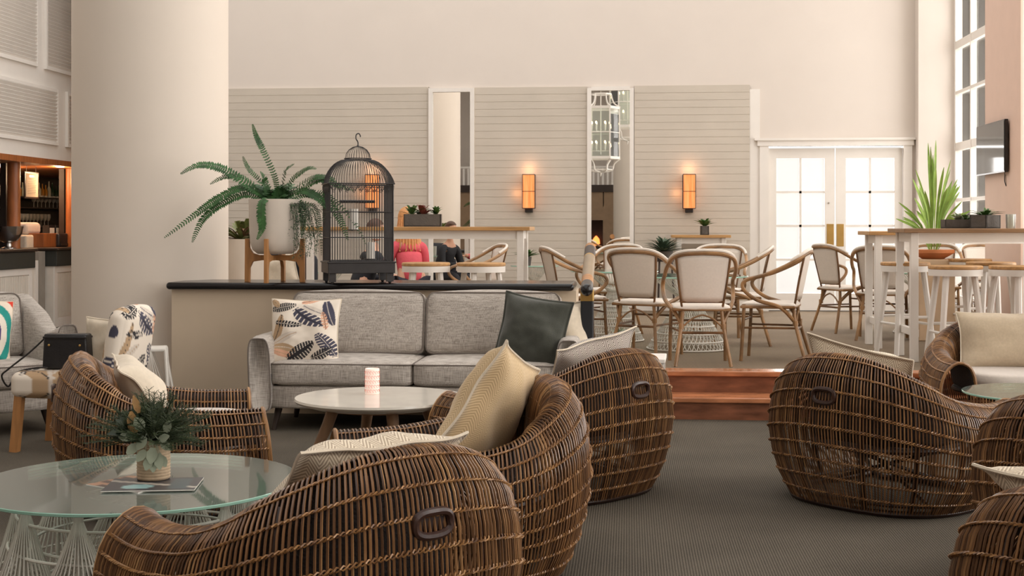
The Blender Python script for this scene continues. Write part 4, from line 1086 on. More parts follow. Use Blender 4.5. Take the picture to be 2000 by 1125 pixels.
for k in range(7):
    for xx in (-cw * 1.03, cw * 1.03):
        y0 = -cdp + k * 2 * cdp / 7; rg.tube([(xx, y0 + 2 * cdp / 7 * j / 8, HW - .012 - .05 * math.sin(PI * j / 8)) for j in range(9)], .0024, 4)
wr_.build('wall_wires', M_iron, bc); dm.build('dome_wires', M_iron, bc); rg.build('rings_and_scrolls', M_iron, bc)
hk = nz + .103
MB().tube(catmull([(0, 0, hk - .004), (0, 0, hk + .03), (-.014, 0, hk + .055), (-.012, 0, hk + .085), (.006, 0, hk + .095), (.018, 0, hk + .08), (.018, 0, hk + .068)], 6), .0045, 6).ball((0, 0, hk), .009).build('hook', M_iron, bc)
MB().tube([(-.14, 0, .61), (.13, 0, .61)], .011, 8).tube([(-cw, 0, .53), (cw, 0, .53)], .003, 5).tube([(-cw, 0, .34), (cw, 0, .34)], .003, 5).build('perch', M_iron, bc)
def candle(x, y, z, h, r, lab):
    a = bc.rotation_euler[2]; pl = MB().lathe([(.001, 0), (r + .012, 0), (r + .012, .006), (.001, .006)], 20, cap=False).build('candle_plate', M_iron, bc); pl.location = (x, y, z - .007)
    MB().tube([(x, y, z - .007), (x, cdp, z - .007)], .003, 5).build('plate_bracket', M_iron, bc)
    t = MB().lathe([(r, 0), (r, h), (r * .7, h - .004), (.001, h - .01)], 24, cap=False).tube([(0, 0, h - .01), (0, 0, h + .008)], .0015, 4).build('candle', mat('white_wax', (232, 226, 216), .5, .02), None)
    t.location = (q0.x + x * math.cos(a) - y * math.sin(a), q0.y + x * math.sin(a) + y * math.cos(a), LZ + z); tag(t, lab, 'candle')
candle(-.03, .02, .40, .155, .037, 'white pillar candle, the higher one inside the birdcage')
candle(.09, -.03, .18, .125, .034, 'white pillar candle, the lower one inside the birdcage')

# handrail at the steps
a0 = P(1153, 10.45, 484); a1 = P(1146, 9.15, 566)
hr = empty('stair_handrail', (a1.x, a1.y, 0), 0, 'sloping timber handrail with dark bands on a dark post beside the steps', 'handrail')
o3 = Vector((a1.x, a1.y, 0)); d = a0 - a1
segs = [(0, .10, M_black), (.10, .22, M_wood), (.22, .70, mat('tan_handrail', (150, 130, 104), .4)), (.70, .73, M_brass), (.73, .94, M_dark), (.94, 1, M_wood)]
for f0, f1, m_ in segs:
    nm = 'rail_end' if f0 == 0 else ('rail' if .2 < f0 < .3 else 'rail_band')
    k = .043; MB().tube([a1 - o3 + d * f0, a1 - o3 + d * f1], k, 16).build(nm, m_, hr)
MB().ball((a1 - o3 - d.normalized() * .0), .043, 12).build('end_knob', M_black, hr)
pb = a1 - o3 + d * .12
MB().box(pb.x - .045, pb.x + .045, pb.y - .04, pb.y + .04, .0, pb.z - .03).build('post', mat('black_blue_post', (40, 42, 46), .35), hr, smooth=False, bevel=.01)
MB().box(pb.x - .047, pb.x + .047, pb.y - .042, pb.y + .042, pb.z - .12, pb.z - .035).build('post_collar', M_brass, hr, smooth=False, bevel=.008)

# ------------------------------------------------------------------ raised level furniture
def high_table(L, D, H, ta):
    t = empty('bar_table', (0, 0, 0)); tag(t, 'x', 'table')
    MB().box(-L / 2, L / 2, -D / 2, D / 2, H - .035, H).build('top', ta, t, smooth=False, bevel=.005)
    a = L / 2 - .09; b = D / 2 - .07; ap = MB()
    ap.box(-a, a, -b - .015, -b + .015, H - .11, H - .035).box(-a, a, b - .015, b + .015, H - .11, H - .035).box(-a - .015, -a + .015, -b, b, H - .11, H - .035).box(a - .015, a + .015, -b, b, H - .11, H - .035)
    ap.build('apron', M_white, t, smooth=False)
    for x_ in (-1, 1):
        for y_ in (-1, 1): MB().cbox((x_ * a, y_ * b, (H - .035) / 2), (.062, .062, H - .035)).build('leg', M_white, t, smooth=False, bevel=.004)
    for x_ in (-1, 1): MB().box(x_ * (a - .02) - .02, x_ * (a - .02) + .02, -b, b, .2, .26).build('foot_rail', M_white, t, smooth=False, bevel=.003)
    return t
def put(o, px, t_, rz, label, z=ZUP, group=None):
    p = P(px, t_); o.location = (p.x, p.y, z); o.rotation_euler = (0, 0, rz); o['label'] = label
    if group: o['group'] = group
    return o
ht = high_table(2.1, .62, 1.09, M_oak)
xr = P(1040, 12.2).x; ht.location = (xr - 1.05, P(1000, 12.2).y, ZUP); ht.rotation_euler = (0, 0, R(0)); ht['label'] = 'tall oak topped white bar table behind the birdcage'
h2 = high_table(2.2, .70, 1.075, M_oakdark); xl = P(1755, 10.9); h2.location = (xl.x + 1.1, xl.y + .12, ZUP); h2['label'] = 'tall white bar table nearest the steps at the right, planters on its worn top'
h3 = high_table(1.7, .60, 1.05, M_oak); xl = P(1688, 12.1); h3.location = (xl.x + .85, xl.y + .05, ZUP); h3['label'] = 'tall white bar table standing behind the one with the planters, at the right'
h4 = high_table(.74, .5, .99, M_oak); p = onY(1368, 458, YB - .34); h4.location = (p.x, YB - .34, ZUP); h4['label'] = 'small white bar table against the boarded wall under the right sconce'
tag(h2, None, 'table')

def stool():
    t = empty('bar_stool'); tag(t, 'x', 'stool', 'white bar stools with round wood seats')
    MB().lathe([(.001, .755), (.20, .755), (.207, .762), (.207, .778), (.20, .785), (.001, .785)], 36, cap=False).build('seat', M_oak, t)
    MB().lathe([(.19, .705), (.205, .705), (.205, .755), (.19, .755)], 36, cap=False).build('seat_ring', M_white, t)
    for i in range(4):
        q = PI / 4 + i * PI / 2 ; c_, s_ = math.cos(q), math.sin(q)
        MB().tube([(c_ * .15, s_ * .15, .755), (c_ * .25, s_ * .25, 0)], [.027, .022], 8).build('leg', M_white, t)
    for i in range(4):
        q = PI / 4 + i * PI / 2; q2 = q + PI / 2; z = .26 if i % 2 else .32; r_ = .15 + .10 * (.755 - z) / .755
        MB().tube([(math.cos(q) * r_, math.sin(q) * r_, z), (math.cos(q2) * r_, math.sin(q2) * r_, z)], .013, 6).build('rung', M_white, t)
    return t
st0 = stool(); first = True
for px, tt, rz, lab in ((832, 11.35, .2, 'white wood-seated bar stool before the oak table, left of the pair'), (940, 11.3, .5, 'white wood-seated bar stool before the oak table, right of the pair'),
                        (1768, 11.45, .3, 'white bar stool between the two tall right tables, near their left ends'), (1866, 10.45, .1, 'white bar stool on the near side of the planter table, left one'),
                        (1985, 10.4, .6, 'white bar stool in front of the planter table, cut by the right edge'), (1935, 11.5, .2, 'white bar stool behind the planter table under the small square planter'), (1893, 12.7, .5, 'white bar stool farthest back at the right, behind both tall tables')):
    o = st0 if first else copy_tree(st0); first = False; put(o, px, tt, rz, lab)

def cafe_chair():
    t = empty('cafe_chair'); tag(t, 'x', 'chair', 'bamboo armchairs with white seats')
    b = M_bamboo
    s_ = softbox(.44, .43, .045, .02, .008, 8).xf(Matrix.Translation((0, .0, .43))); s_.build('seat', M_textile, t, auto=False)
    MB().tube([(-.22, -.21, .44), (.22, -.21, .44), (.24, .21, .44), (-.24, .21, .44)], .013, 7, closed=True).build('seat_frame', b, t)
    def bk(u, v):
        z = .50 + .36 * v; hw = .165 + .045 * v; x = (u * 2 - 1) * hw; return Vector((x, -.215 - .075 * v - .03 * (1 - (u * 2 - 1) ** 2), z + .012 * v * (1 - (u * 2 - 1) ** 2)))
    MB().grid(bk, 10, 8).build('backrest', M_textile, t, solid=.006, auto=False)
    for x_ in (-1, 1):
        MB().tube(catmull([(x_ * .15, -.20, .42), (x_ * .165, -.216, .50), (x_ * .19, -.25, .68), (x_ * .212, -.292, .865)], 5), .0095, 6).build('back_upright', M_bamboo_d, t)
    MB().tube([(-.165, -.22, .50), (.165, -.22, .50)], .0085, 6).build('back_rail', M_bamboo_d, t)
    hp = catmull([(-.16, -.19, .33), (-.235, -.16, .46), (-.285, -.05, .60), (-.275, .12, .66), (-.275, .06, .675), (-.27, -.12, .76), (-.225, -.27, .855), (-.12, -.315, .885), (0, -.325, .89)], 6)
    # arm loop: from the rear leg, out and forward, then back up into the top rail
    loop = [(-.16, -.20, .33), (-.225, -.10, .44), (-.27, .08, .50), (-.282, .185, .585), (-.28, .17, .655), (-.278, .02, .70), (-.27, -.14, .77), (-.235, -.26, .84), (-.15, -.31, .876), (0, -.325, .885)]
    L_ = catmull(loop, 6); full = L_ + [Vector((-v.x, v.y, v.z)) for v in reversed(L_[:-1])]
    MB().tube(full, .0165, 8).build('arm_loop', b, t)
    MB().tube([v + Vector((0, 0, .022)) for v in full[38:-38]], .013, 7).build('top_wrap', M_textile, t)
    for x_ in (-1, 1):
        MB().tube(catmull([(x_ * .15, -.20, .45), (x_ * .165, -.215, .30), (x_ * .215, -.30, 0)], 5), .0145, 8).build('leg', b, t)
        MB().tube(catmull([(x_ * .215, .19, .46), (x_ * .22, .20, .25), (x_ * .225, .215, 0)], 5), .0145, 8).build('leg', b, t)
        MB().tube([(x_ * .17, -.22, .27), (x_ * .22, .20, .27)], .009, 6).build('stretcher', M_bamboo_d, t)
        MB().tube([(x_ * .163, -.213, .33 + k * .0) for k in (0, 1)] + [(x_ * .163, -.214, .29)], .0215, 8).build('leg_binding', M_bamboo, t)
        MB().tube(catmull([(x_ * .17, -.22, .29), (x_ * .08, -.22, .37), (0, -.22, .40)], 5), .008, 6).build('brace', b, t)
    MB().tube([(-.17, -.225, .26), (.17, -.225, .26)], .011, 6).tube([(-.22, .2, .33), (.22, .2, .33)], .009, 6).build('stretcher', M_bamboo_d, t)
    return t
cc0 = cafe_chair(); first = True
for px, tt, ang, lab in ((1367, 10.62, -3, 'bamboo cafe armchair seen from behind, nearest the steps at the small glass table'), (1264, 11.3, -30, 'bamboo cafe armchair seen from behind, left of the one nearest the steps'),
                         (1506, 10.95, 72, 'bamboo cafe armchair in side view, facing left toward the glass table'), (1440, 12.35, 80, 'bamboo cafe armchair partly hidden, behind the side-view one'),
                         (1402, 13.3, 165, 'bamboo cafe armchair on the far side of the cone based glass table'), (1128, 12.0, -78, 'bamboo cafe armchair beside the handrail facing right'),
                         (1192, 13.4, 150, 'bamboo cafe armchair behind the handrail top, back to the mirror'), 
                         (1655, 13.9, -68, 'bamboo cafe armchair in side view facing right, in front of the white doors'), (1722, 12.95, -20, 'bamboo cafe armchair seen from behind under the tall tables at the right'),
                         (1828, 14.4, 165, 'bamboo cafe armchair facing the camera, behind the bar stools, left of two'), (1934, 14.4, 178, 'bamboo cafe armchair facing the camera, behind the bar stools, right of two'),
                         (926, 14.0, 110, 'bamboo cafe armchair seen beyond the oak bar table, near the left mirror')):
    o = cc0 if first else copy_tree(cc0); first = False; put(o, px, tt, YAW + R(ang), lab)
def cone_table(r, H, wide, label, px, tt):
    t = empty('glass_dining_table', (0, 0, 0)); tag(t, label, 'table')
    fm = MB(); rm = MB(); n_ = 54
    for k in range(n_):
        for dq in (.35, -.35):
            q = 2 * PI * k / n_; pts = [(wide * (1 - .78 * f) * math.cos(q + dq * f * 2), wide * (1 - .78 * f) * math.sin(q + dq * f * 2), .01 + (H - .2) * f) for f in (0, .2, .4, .6, .8, 1)]
            fm.tube(pts, .0032, 4, cap=False)
        fm.tube([(wide * .22 * math.cos(q), wide * .22 * math.sin(q), H - .19), (r * .62 * math.cos(q + .2), r * .62 * math.sin(q + .2), H - .004)], .003, 4, cap=False)
    for f in (0, .15, .3, .45, .6, .8, 1): rm.tube([(wide * (1 - .78 * f) * math.cos(2 * PI * i / 40), wide * (1 - .78 * f) * math.sin(2 * PI * i / 40), .012 + (H - .2) * f) for i in range(40)], .007, 6, closed=True)
    rm.tube([(r * .62 * math.cos(2 * PI * i / 40), r * .62 * math.sin(2 * PI * i / 40), H - .008) for i in range(40)], .007, 6, closed=True)
    fm.build('woven_base', M_whitewicker, t); rm.build('base_hoops', M_whitewicker, t); glass_disc(t, r, H, .012)
    put(t, px, tt, 0, label); return t
cone_table(.53, .645, .36, 'round glass table on a woven white cone base among the bamboo chairs', 1343, 11.85)
cone_table(.42, .66, .28, 'smaller round glass table behind the handrail', 1200, 12.75)
cone_table(.45, .62, .28, 'round glass table between the bamboo chairs at the far right', 1800, 13.65)
cone_table(.30, .60, .2, 'low glass table on white wicker against the boarded wall, small green plant on it', 1044, 16.6)
cone_table(.30, .62, .18, 'low glass table glimpsed left of the birdcage feet', 634, 13.8)

# ------------------------------------------------------------------ plants and planters
def planter(name, px, tt, z, w_, d_, h_, label, rz=0.0):
    t = empty(name, P(px, tt, z=z), YAW + rz, label, 'planter')
    mb = MB(); k = .012
    mb.box(-w_ / 2, w_ / 2, -d_ / 2, -d_ / 2 + k, 0, h_).box(-w_ / 2, w_ / 2, d_ / 2 - k, d_ / 2, 0, h_).box(-w_ / 2, -w_ / 2 + k, -d_ / 2, d_ / 2, 0, h_).box(w_ / 2 - k, w_ / 2, -d_ / 2, d_ / 2, 0, h_).box(-w_ / 2, w_ / 2, -d_ / 2, d_ / 2, 0, k)
    mb.build('box', M_planter, t, smooth=False)
    MB().box(-w_ / 2 + k, w_ / 2 - k, -d_ / 2 + k, d_ / 2 - k, h_ - .03, h_ - .015).build('soil', M_soil, t, smooth=False); return t
def tuft(par, c_, n_, L, W, m_, name='leaves', spread=1.0, arch=.4, seed=0, up=.5, fold=.25):
    rnd = random.Random(seed); mb = MB(); c_ = Vector(c_)
    for i in range(n_):
        a = 2.4 * i + rnd.uniform(-.3, .3); el = rnd.uniform(up, 1.45); l_ = L * rnd.uniform(.65, 1.05)
        h_ = Vector((math.cos(a), math.sin(a), 0)) * spread; pts = []
        for q in (0, .25, .5, .75, 1): pts.append(c_ + h_ * math.cos(el) * l_ * q * (1 + arch * q) + Vector((0, 0, math.sin(el) * l_ * q * (1 - arch * q * q * .8))))
        mb.blade(pts, W, Vector((0, 0, 1)) if el < 1.3 else Vector((0, -1, 0)), fold)
    return mb.build(name, m_, par, smooth=True, auto=False)
t = planter('planter_box', 826, 12.15, ZUP + 1.09, .34, .14, .115, 'long dark planter box with a red leaf plant on the tall oak bar table')
tuft(t, (-.10, 0, .1), 24, .15, .012, M_green, seed=1); tuft(t, (.12, 0, .1), 24, .13, .012, M_green, seed=2); tuft(t, (.0, 0, .09), 7, .17, .03, M_redleaf, 'red_leaves', seed=5, up=.8); tuft(t, (-.03, -.02, .09), 4, .12, .018, M_deepleaf, seed=7, up=.3)
TH2 = ZUP + 1.075
t = planter('planter_box', 1872, 11.15, TH2, .26, .12, .075, 'low dark planter of succulents on the worn bar table, beside the palm'); tuft(t, (0, 0, .06), 26, .11, .014, M_sage, seed=3, up=.4); tuft(t, (.06, 0, .06), 14, .09, .012, M_green, seed=4)
t = planter('planter_box', 1924, 10.95, TH2, .17, .17, .11, 'square dark planter with a small green plant on the worn bar table', R(30)); tuft(t, (0, 0, .09), 30, .13, .016, M_green, seed=6, up=.3, arch=.5)
p = P(1974, 10.8, z=TH2); o = MB().lathe([(.001, 0), (.034, 0), (.037, .008), (.040, .115), (.036, .115), (.033, .012), (.001, .01)], 24, cap=False).build('tumbler_glass', M_wg, None); o.location = p; tag(o, 'clear tumbler standing on the worn bar table at the right edge', 'glass')
# small plants against the wall
t = planter('planter_box', 1376, 16.95, ZUP + .99, .10, .10, .115, 'small square dark pot with a bright green plant on the little wall bar table'); tuft(t, (0, 0, .10), 26, .18, .02, M_green, seed=8, up=.6)
def round_pot(px, tt, z, r, h_, m_, label, cat='potted plant'):
    t = empty('potted_plant', P(px, tt, z=z), 0, label, cat)
    MB().lathe([(.001, 0), (r * .72, 0), (r * .78, .01), (r, h_), (r * .9, h_), (r * .88, h_ - .02), (.001, h_ - .02)], 28, cap=False).build('pot', m_, t); return t
t = round_pot(1030, 16.55, ZUP + .612, .055, .11, M_planter, 'small bushy green plant in a dark pot on the low wicker table by the wall'); tuft(t, (0, 0, .1), 40, .18, .02, M_green, seed=9, up=.4)
pst = empty('plant_stand', P(1296, 16.6, z=ZUP), 0, 'dark plant stand under the bushy plant by the wall', 'plant stand')
MB().lathe([(.11, .66), (.13, .66), (.13, .69), (.11, .69)], 20).build('top', M_dark, pst)
for i in range(3): MB().tube([(.1 * math.cos(i * 2.09), .1 * math.sin(i * 2.09), .67), (.14 * math.cos(i * 2.09), .14 * math.sin(i * 2.09), 0)], .012, 6).build('leg', M_dark, pst)
t = round_pot(1296, 16.6, ZUP + .69, .12, .10, M_planter, 'wide bushy dark green plant on a stand, left of the little wall bar table'); tuft(t, (0, 0, .08), 110, .30, .014, mat('muted_bush_leaf', (78, 96, 76), .6, .4, 14), seed=10, up=.15)
t = round_pot(1208, 12.1, ZUP, .07, .09, M_planter, 'tiny spiky plant in a pot on the raised floor beside the handrail post'); tuft(t, (0, 0, .08), 26, .16, .012, M_sage, seed=12, up=.2)
# palm in tall planter
p = P(1822, 12.85); t = empty('potted_palm', (p.x, p.y, ZUP), 0, 'bright green palm in a tall beige planter behind the right bar tables', 'potted plant')
MB().box(-.17, .17, -.17, .17, 0, .78).build('planter', mat('beige_planter', (206, 178, 146), .7), t, smooth=False, bevel=.01)
MB().lathe([(.10, .78), (.2, .84), (.2, .87), (.001, .87)], 28, cap=False).build('terracotta_bowl', mat('terracotta', (196, 120, 70), .7), t)
pl = MB(); rnd = random.Random(4)
for k in range(46):
    a = rnd.uniform(-1, 1); dx = .34 * a; top = (1.95 - .62 * abs(a) ** 1.3) - rnd.uniform(0, .55); dy = rnd.uniform(-.22, .15)
    b0 = Vector((dx * .12, rnd.uniform(-.04, .04), .86)); tip = Vector((dx, dy, max(1.15, top))); mid = b0.lerp(tip, .5) + Vector((-dx * .14, 0, .06)); st_p = catmull([b0, mid, tip + Vector((0, 0, .02))], 5)
    pl.blade(st_p, rnd.uniform(.009, .016), Vector((rnd.uniform(-.5, .5), -1, .1)), .25, lambda q: max(.14, math.sin(PI * q ** 1.8 * .98) ** .9) if q > .01 else .14)
pl.build('fronds', M_palm, t, auto=False)
# yellow-green plant in tall white pot behind the fern
p = P(474, 12.0); t = empty('potted_bromeliad', (p.x, p.y, ZUP), 0, 'yellow green plant in a tall pale pot squeezed between column and fern pot', 'potted plant')
MB().lathe([(.001, 0), (.13, 0), (.15, .05), (.21, .80), (.22, .98), (.205, .98), (.19, .95), (.001, .94)], 40, cap=False).build('pot', M_pot, t)
tuft(t, (0, 0, .94), 40, .42, .022, mat('olive_leaf', (108, 116, 62), .5, .5, 10), seed=14, up=.35, arch=.5)
tuft(t, (0, 0, .94), 26, .3, .016, mat('dried_brown_leaf', (120, 88, 62), .7, .4, 14), 'dry_leaves', seed=15, up=.2, arch=.7)

# table things glimpsed behind the ledge
p = P(528, 13.0); t = empty('lounge_chair', (p.x, p.y, ZUP), YAW + R(150), 'dark lounge chair glimpsed between the fern stand legs', 'armchair')
softbox(.66, .6, .22, .06, .01, 8).xf(Matrix.Translation((0, 0, .2))).build('seat', M_navy, t, auto=False); softbox(.66, .16, .5, .06, .01, 8).xf(Matrix.Translation((0, -.28, .32))).build('backrest', M_navy, t, auto=False)
for x_ in (-1, 1):
    softbox(.12, .6, .42, .05, .005, 8).xf(Matrix.Translation((x_ * .36, 0, .15))).build('armrest', M_navy, t, auto=False)
    for y_ in (-1, 1): MB().tube([(x_ * .28, y_ * .24, .2), (x_ * .3, y_ * .26, 0)], .018, 8).build('leg', M_dark, t)
pillow(Vector((p.x + .12, p.y - .25, ZUP + .62)), .44, .40, .14, M_cream, 'cream cushion glimpsed between the fern stand and the birdcage', (R(-12), R(-14), R(8)), seed=22)
p = P(612, 13.75, z=ZUP + .633); o = MB().lathe([(.001, 0), (.03, 0), (.035, .15), (.031, .15), (.028, .01), (.001, .01)], 20, cap=False).build('tumbler_glass', M_wg, None); o.location = (p.x, p.y, p.z); tag(o, 'empty tall glass left of the birdcage feet, on the far glass table', 'glass')

# ------------------------------------------------------------------ wall lamps and television
for i, (px, lab) in enumerate(((727, 'glowing orange wall sconce seen through the birdcage'), (1033, 'glowing orange wall sconce left of the lantern mirror'), (1346, 'glowing orange wall sconce right of the lantern mirror'))):
    c_ = onY(px, 374, YB - .11); t = empty('wall_sconce', (c_.x, YB - .03, c_.z), 0, lab, 'wall lamp', 'three box sconces on the boarded wall')
    MB().box(-.075, .075, -.15, -.02, -.215, .215).build('shade', M_shade, t, smooth=False)
    fr = MB()
    for z in (-.22, .0, .22):
        fr.tube([(-.08, -.155, z), (.08, -.155, z), (.08, -.015, z), (-.08, -.015, z)], .004, 5, closed=True)
    for x_ in (-1, 1):
        for y_ in (-.155, -.015): fr.tube([(x_ * .08, y_, -.22), (x_ * .08, y_, .22)], .004, 5)
    fr.build('wire_frame', M_iron, t); MB().box(-.05, .05, -.11, -.0, -.275, -.225).build('mount', M_iron, t, smooth=False, bevel=.006); MB().box(-.03, .03, -.02, 0, -.2, .1).build('back_plate', M_iron, t, smooth=False)
    lamp('sconce_light', (c_.x, YB - .12, c_.z + .30), .75, (1, .5, .25), .07); lamp('sconce_light', (c_.x - .16, YB - .10, c_.z - .02), .3, (1, .45, .18), .05)
ta = onX(1962, 232, 3.60); tb_ = onX(1907, 245, 3.60); tc_ = onX(1962, 336, 3.60)
t = empty('television', (3.60, (ta.y + tb_.y) / 2, (ta.z + tc_.z) / 2), 0, 'flat black television on the pink-shaded pier between the right windows', 'television')
hl = abs(tb_.y - ta.y) / 2; hz = (ta.z - tc_.z) / 2
MB().box(0, .035, -hl, hl, -hz, hz).build('casing', M_black, t, smooth=False, bevel=.004); MB().box(-.003, 0, -hl + .012, hl - .012, -hz + .015, hz - .012).build('screen', mat('tv_screen', (70, 70, 68), .06, .02), t, smooth=False)
MB().box(.035, .07, -.2, .0, -.15, .15).build('bracket', M_iron, t, smooth=False); MB().tube(catmull([(.05, -.35, -hz), (.045, -.36, -hz - .08), (.05, -.40, -hz - .13), (.05, -.38, -hz - .02)], 6), .004, 5).build('cable', M_iron, t)
struct('trim_20', MB().box(XR - .02, XR, 12.8, 14.05, .32, 6.4), mat('pier_shade_tint', (226, 196, 178), .8, .02))  # blush overlay colours in the shade on the pier between bright windows

# lantern chandeliers hanging high over the lounge, seen in the mirror
def chandelier():
    t = empty('lantern_chandelier'); tag(t, 'x', 'chandelier'); n_ = 6; r_ = .42
    fr = MB(); V = lambda rr, z, i: Vector((rr * math.cos(2 * PI * i / n_), rr * math.sin(2 * PI * i / n_), z))
    for i in range(n_):
        fr.sq(V(r_, 0, i), V(r_, 1.15, i), .03)
        for z in (0, .03, 1.12, 1.15, .58): fr.sq(V(r_, z, i), V(r_, z, i + 1), .028 if z != .58 else .015)
        fr.tube(catmull([V(r_ * 1.05, 0, i), V(r_ * .72, -.12, i), V(r_ * .6, -.26, i), V(.02, -.30, i)], 6), .016, 6)
        fr.tube(catmull([V(r_ * 1.05, 1.15, i), V(r_ * .7, 1.25, i), V(r_ * .55, 1.45, i)], 6), .016, 6)
        fr.sq(V(r_ * .6, -.24, i), V(r_ * .6, -.24, i + 1), .02); fr.sq(V(r_ * .55, 1.45, i), V(r_ * .55, 1.45, i + 1), .03)
    fr.tube([(0, 0, -.3), (0, 0, -.40)], [.03, .004], 8); fr.build('frame', M_white, t, smooth=False)
    g = MB()
    for i in range(n_): a, b = V(r_ - .01, .03, i), V(r_ - .01, .03, i + 1); g.add([a, b, b + Vector((0, 0, 1.09)), a + Vector((0, 0, 1.09))], [(0, 1, 2, 3)])
    g.build('glass_panels', M_clear, t, smooth=False)
    cm = MB(); bl = MB(); cm.tube([(0, 0, .1), (0, 0, 2.2)], .012, 6)
    for z in (.22, .66):
        for i in range(6):
            p_ = V(.2, z, i); cm.tube([(0, 0, z - .05), (p_.x, p_.y, z - .04), p_], .008, 5); cm.tube([p_, p_ + Vector((0, 0, .12))], .016, 8); bl.ball(p_ + Vector((0, 0, .15)), .02, 6, (1, 1, 1.6))
    cm.build('candle_arms', M_white, t); bl.build('bulbs', M_bulb, t); MB().tube([(0, 0, 1.4), (0, 0, ZC - 2.95)], .012, 6).build('stem', M_white, t)
    return t
ch = chandelier(); ch.location = (-.62, 5.0, 2.95); ch['label'] = 'white six sided lantern chandelier, the lower one seen in the mirror'
c2 = copy_tree(ch); c2.location = (-.02, 3.6, 3.75); c2['label'] = 'white six sided lantern chandelier, the higher one seen in the mirror'

# ------------------------------------------------------------------ people
def skin_chain(name, joints, edges, m_, parent, sub=2, root=0):
    me = bpy.data.meshes.new(name); me.from_pydata([j[0] for j in joints], edges, []); o = bpy.data.objects.new(name, me); COL.objects.link(o); o.parent = parent
    md = o.modifiers.new('skin', 'SKIN'); md.use_smooth_shade = True
    sd = me.skin_vertices[0].data
    for i, j in enumerate(joints):
        r_ = j[1]; sd[i].radius = (r_, r_) if not isinstance(r_, tuple) else r_; sd[i].use_root = (i == root)
    s_ = o.modifiers.new('sub', 'SUBSURF'); s_.levels = sub; s_.render_levels = sub; me.materials.append(m_); return o
def person(px, tt, rz, label, top_m, leg_m, hair_m, hair_long, jacket_open=False, lean=0.12, seat=.45, armf=.30):
    p = P(px, tt); t = empty('person', (p.x, p.y, ZUP), rz, label, 'person')
    L = lean
    # one continuous body: pelvis, spine, neck, arms with hands, legs; sitting, facing +y
    J = [((0, 0, seat + .08), .13), ((0, L * .35, seat + .26), .125), ((0, L * .8, seat + .44), (.15, .11)), ((0, L, seat + .52), .075), ((0, L + .02, seat + .60), .052), ((0, L + .035, seat + .66), .055)]
    E = [(0, 1), (1, 2), (2, 3), (3, 4), (4, 5)]
    for s_ in (-1, 1):
        k = len(J); J += [((s_ * .17, L, seat + .49), .058), ((s_ * .215, L + .06, seat + .26), .046), ((s_ * .17, armf + .02, seat + .23), .036), ((s_ * .13, armf + .14, seat + .255), .027), ((s_ * .125, armf + .20, seat + .255), (.038, .018))]
        E += [(3, k), (k, k + 1), (k + 1, k + 2), (k + 2, k + 3), (k + 3, k + 4)]
        k = len(J); J += [((s_ * .10, .02, seat + .06), .095), ((s_ * .13, .42, seat + .06), .068), ((s_ * .13, .44, .24), .052), ((s_ * .13, .42, .08), .038), ((s_ * .135, .50, .035), .034), ((s_ * .14, .58, .03), .026)]
        E += [(0, k), (k, k + 1), (k + 1, k + 2), (k + 2, k + 3), (k + 3, k + 4), (k + 4, k + 5)]
    body = skin_chain('body', J, E, M_skin, t)
    for s_ in (-1, 1):
        b0 = Vector((s_ * .125, armf + .205, seat + .255))
        for i in range(4):
            x = s_ * (-.024 + i * .016); l_ = (.062, .072, .066, .05)[i]
            skin_chain('finger', [((b0.x + x, b0.y + .01, b0.z), .0085), ((b0.x + x, b0.y + .012 + l_ * .55, b0.z + .004), .008), ((b0.x + x, b0.y + .008 + l_ * .95, b0.z - .012), .0068)], [(0, 1), (1, 2)], M_skin, body, 1)
        skin_chain('thumb', [((b0.x - s_ * .03, b0.y - .03, b0.z), .0095), ((b0.x - s_ * .052, b0.y + .005, b0.z + .004), .009), ((b0.x - s_ * .055, b0.y + .03, b0.z - .004), .0075)], [(0, 1), (1, 2)], M_skin, body, 1)
    # head with a face
    hz = seat + .78; hy = L + .05; hd = MB()
    def hf(a, b):
        q = 2 * PI * a; w_ = PI * b; x = math.sin(w_) * math.sin(q); y = math.sin(w_) * math.cos(q); z = -math.cos(w_)
        jaw = 1 - .22 * max(0, -z) * (1 if y > -.2 else .6); X = x * .076 * jaw; Y = y * .094 * (1 - .10 * max(0, -z)); Z = z * .118
        if y > .3:
            Y += .022 * math.exp(-((x / .16) ** 2 + ((z + .12) / .17) ** 2)) - .010 * (math.exp(-(((abs(x) - .34) / .17) ** 2 + ((z - .08) / .12) ** 2))) + .006 * math.exp(-((x / .3) ** 2 + ((z + .45) / .07) ** 2)) + .008 * math.exp(-((x / .3) ** 2 + ((z + .85) / .18) ** 2))
        return Vector((X, hy + Y, hz + Z))
    hd.grid(hf, 40, 30, wrapu=True); h = hd.build('head', M_skin, body, auto=False)
    for s_ in (-1, 1):
        MB().ball((s_ * .027, hy + .078, hz + .010), .0115, 8).build('eye', M_paper, h); MB().ball((s_ * .027, hy + .0875, hz + .010), .0045, 6).build('iris', M_iron, h)
        MB().ball((s_ * .076, hy - .004, hz - .005), .026, 8, (.35, .7, 1)).build('ear', M_skin, h)
    MB().ball((0, hy + .088, hz - .052), .02, 8, (1.1, .35, .3)).build('mouth', M_redleaf, h)
    hr_ = MB()
    def hair(a, b):
        q = 2 * PI * a; w_ = PI * (.0 + .62 * b); x = math.sin(w_) * math.sin(q); y = math.sin(w_) * math.cos(q); z = math.cos(w_)
        k = 1.0
        if y > .35 and z < .45: k = .86
        n_ = 1 + .05 * math.sin(a * 150)
        v = Vector((x * .088 * k * n_, hy - .008 + y * .106 * k * n_, hz + .012 + z * .125 * (k if k < 1 else 1)))
        return v
    hr_.grid(hair, 60, 14, wrapu=True)
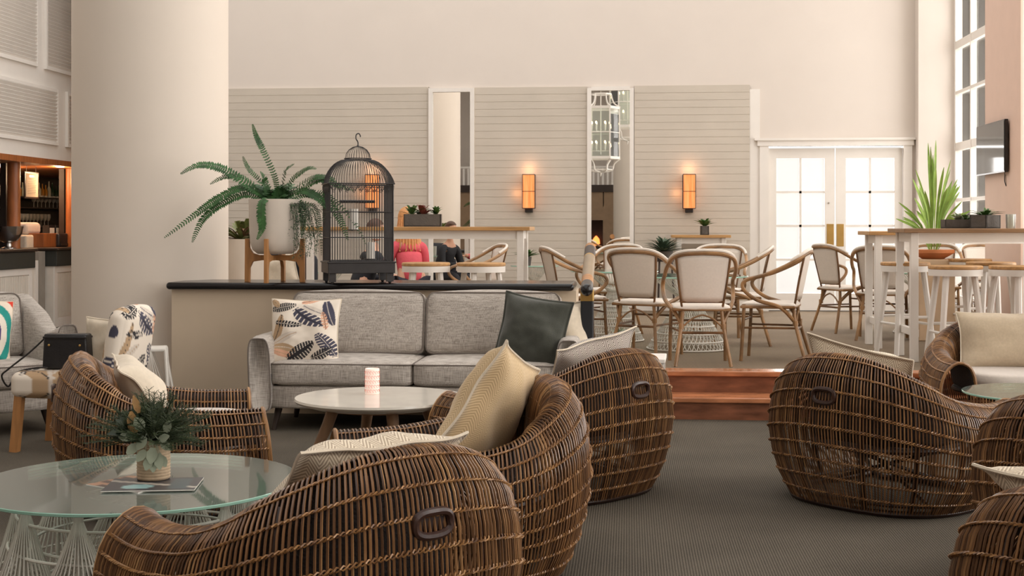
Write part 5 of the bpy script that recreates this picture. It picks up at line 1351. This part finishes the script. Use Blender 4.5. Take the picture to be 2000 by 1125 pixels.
    if hair_long:
        def fall(a, b):
            q = PI * (.62 + .76 * a) ; n_ = 1 + .06 * math.sin(a * 70); rr = .096 + .045 * b ** .8
            return Vector((math.sin(q) * rr * 1.15 * n_, hy - .01 + math.cos(q) * rr * n_ * 1.1, hz + .02 - .34 * b - .02 * math.sin(a * 40) * b))
        hr_.grid(fall, 70, 12)
    hr_.build('hair', hair_m, body, auto=False)
    # clothing follows the body
    cl = [(a, (tuple(x + .014 for x in r_) if isinstance(r_, tuple) else r_ + .014)) for a, r_ in J]
    JT = [cl[0], cl[1], cl[2], cl[3], ((0, L + .01, seat + .56), .062)]; ET = [(0, 1), (1, 2), (2, 3), (3, 4)]
    for s_, k0 in ((-1, 6), (1, 17)):
        k = len(JT); JT += [cl[k0], cl[k0 + 1], cl[k0 + 2], ((J[k0 + 3][0]), .036)]; ET += [(3, k), (k, k + 1), (k + 1, k + 2), (k + 2, k + 3)]
    skin_chain('jacket', JT, ET, top_m, body)
    JL = [(cl[0][0], .135)]; EL = []
    for s_, k0 in ((-1, 11), (1, 22)):
        k = len(JL); JL += [cl[k0], cl[k0 + 1], cl[k0 + 2], ((J[k0 + 3][0][0], J[k0 + 3][0][1], .1), .05)]; EL += [(0, k), (k, k + 1), (k + 1, k + 2), (k + 2, k + 3)]
    skin_chain('trousers', JL, EL, leg_m, body)
    for s_ in (-1, 1): MB().ball((s_ * .138, .50, .035), .05, 10, (.85, 2.5, .75)).build('shoe', M_leather, body)
    return t
def bench(px, tt, rz, lab, h=.35):
    t = empty('ottoman', P(px, tt, z=ZUP), rz, lab, 'ottoman')
    MB().box(-.23, .23, -.22, .22, h - .08, h).build('seat', M_greycush, t, bevel=.02)
    for x_ in (-1, 1):
        for y_ in (-1, 1): MB().tube([(x_ * .2, y_ * .19, h - .03), (x_ * .22, y_ * .22, 0)], .016, 8).build('leg', M_woodleg, t)
    return t
def loc_p(px, tt): return P(px, tt)
person(803, 14.0, YAW + R(25), 'person with long blond hair in a coral pink top, back turned', M_pink, M_clothblue, M_blond, True, lean=.10, seat=.39, armf=.30)
b1 = bench(803, 14.0, YAW + R(25), 'low ottoman under the person in coral pink'); 
person(700, 14.7, YAW + R(-62), 'person in a dark suit jacket seated behind the birdcage, arms forward', M_navy, M_clothblue, M_brown, False, lean=.16, seat=.27, armf=.32)
bench(700, 14.7, YAW + R(-62), 'low ottoman under the person in the dark jacket', .23)
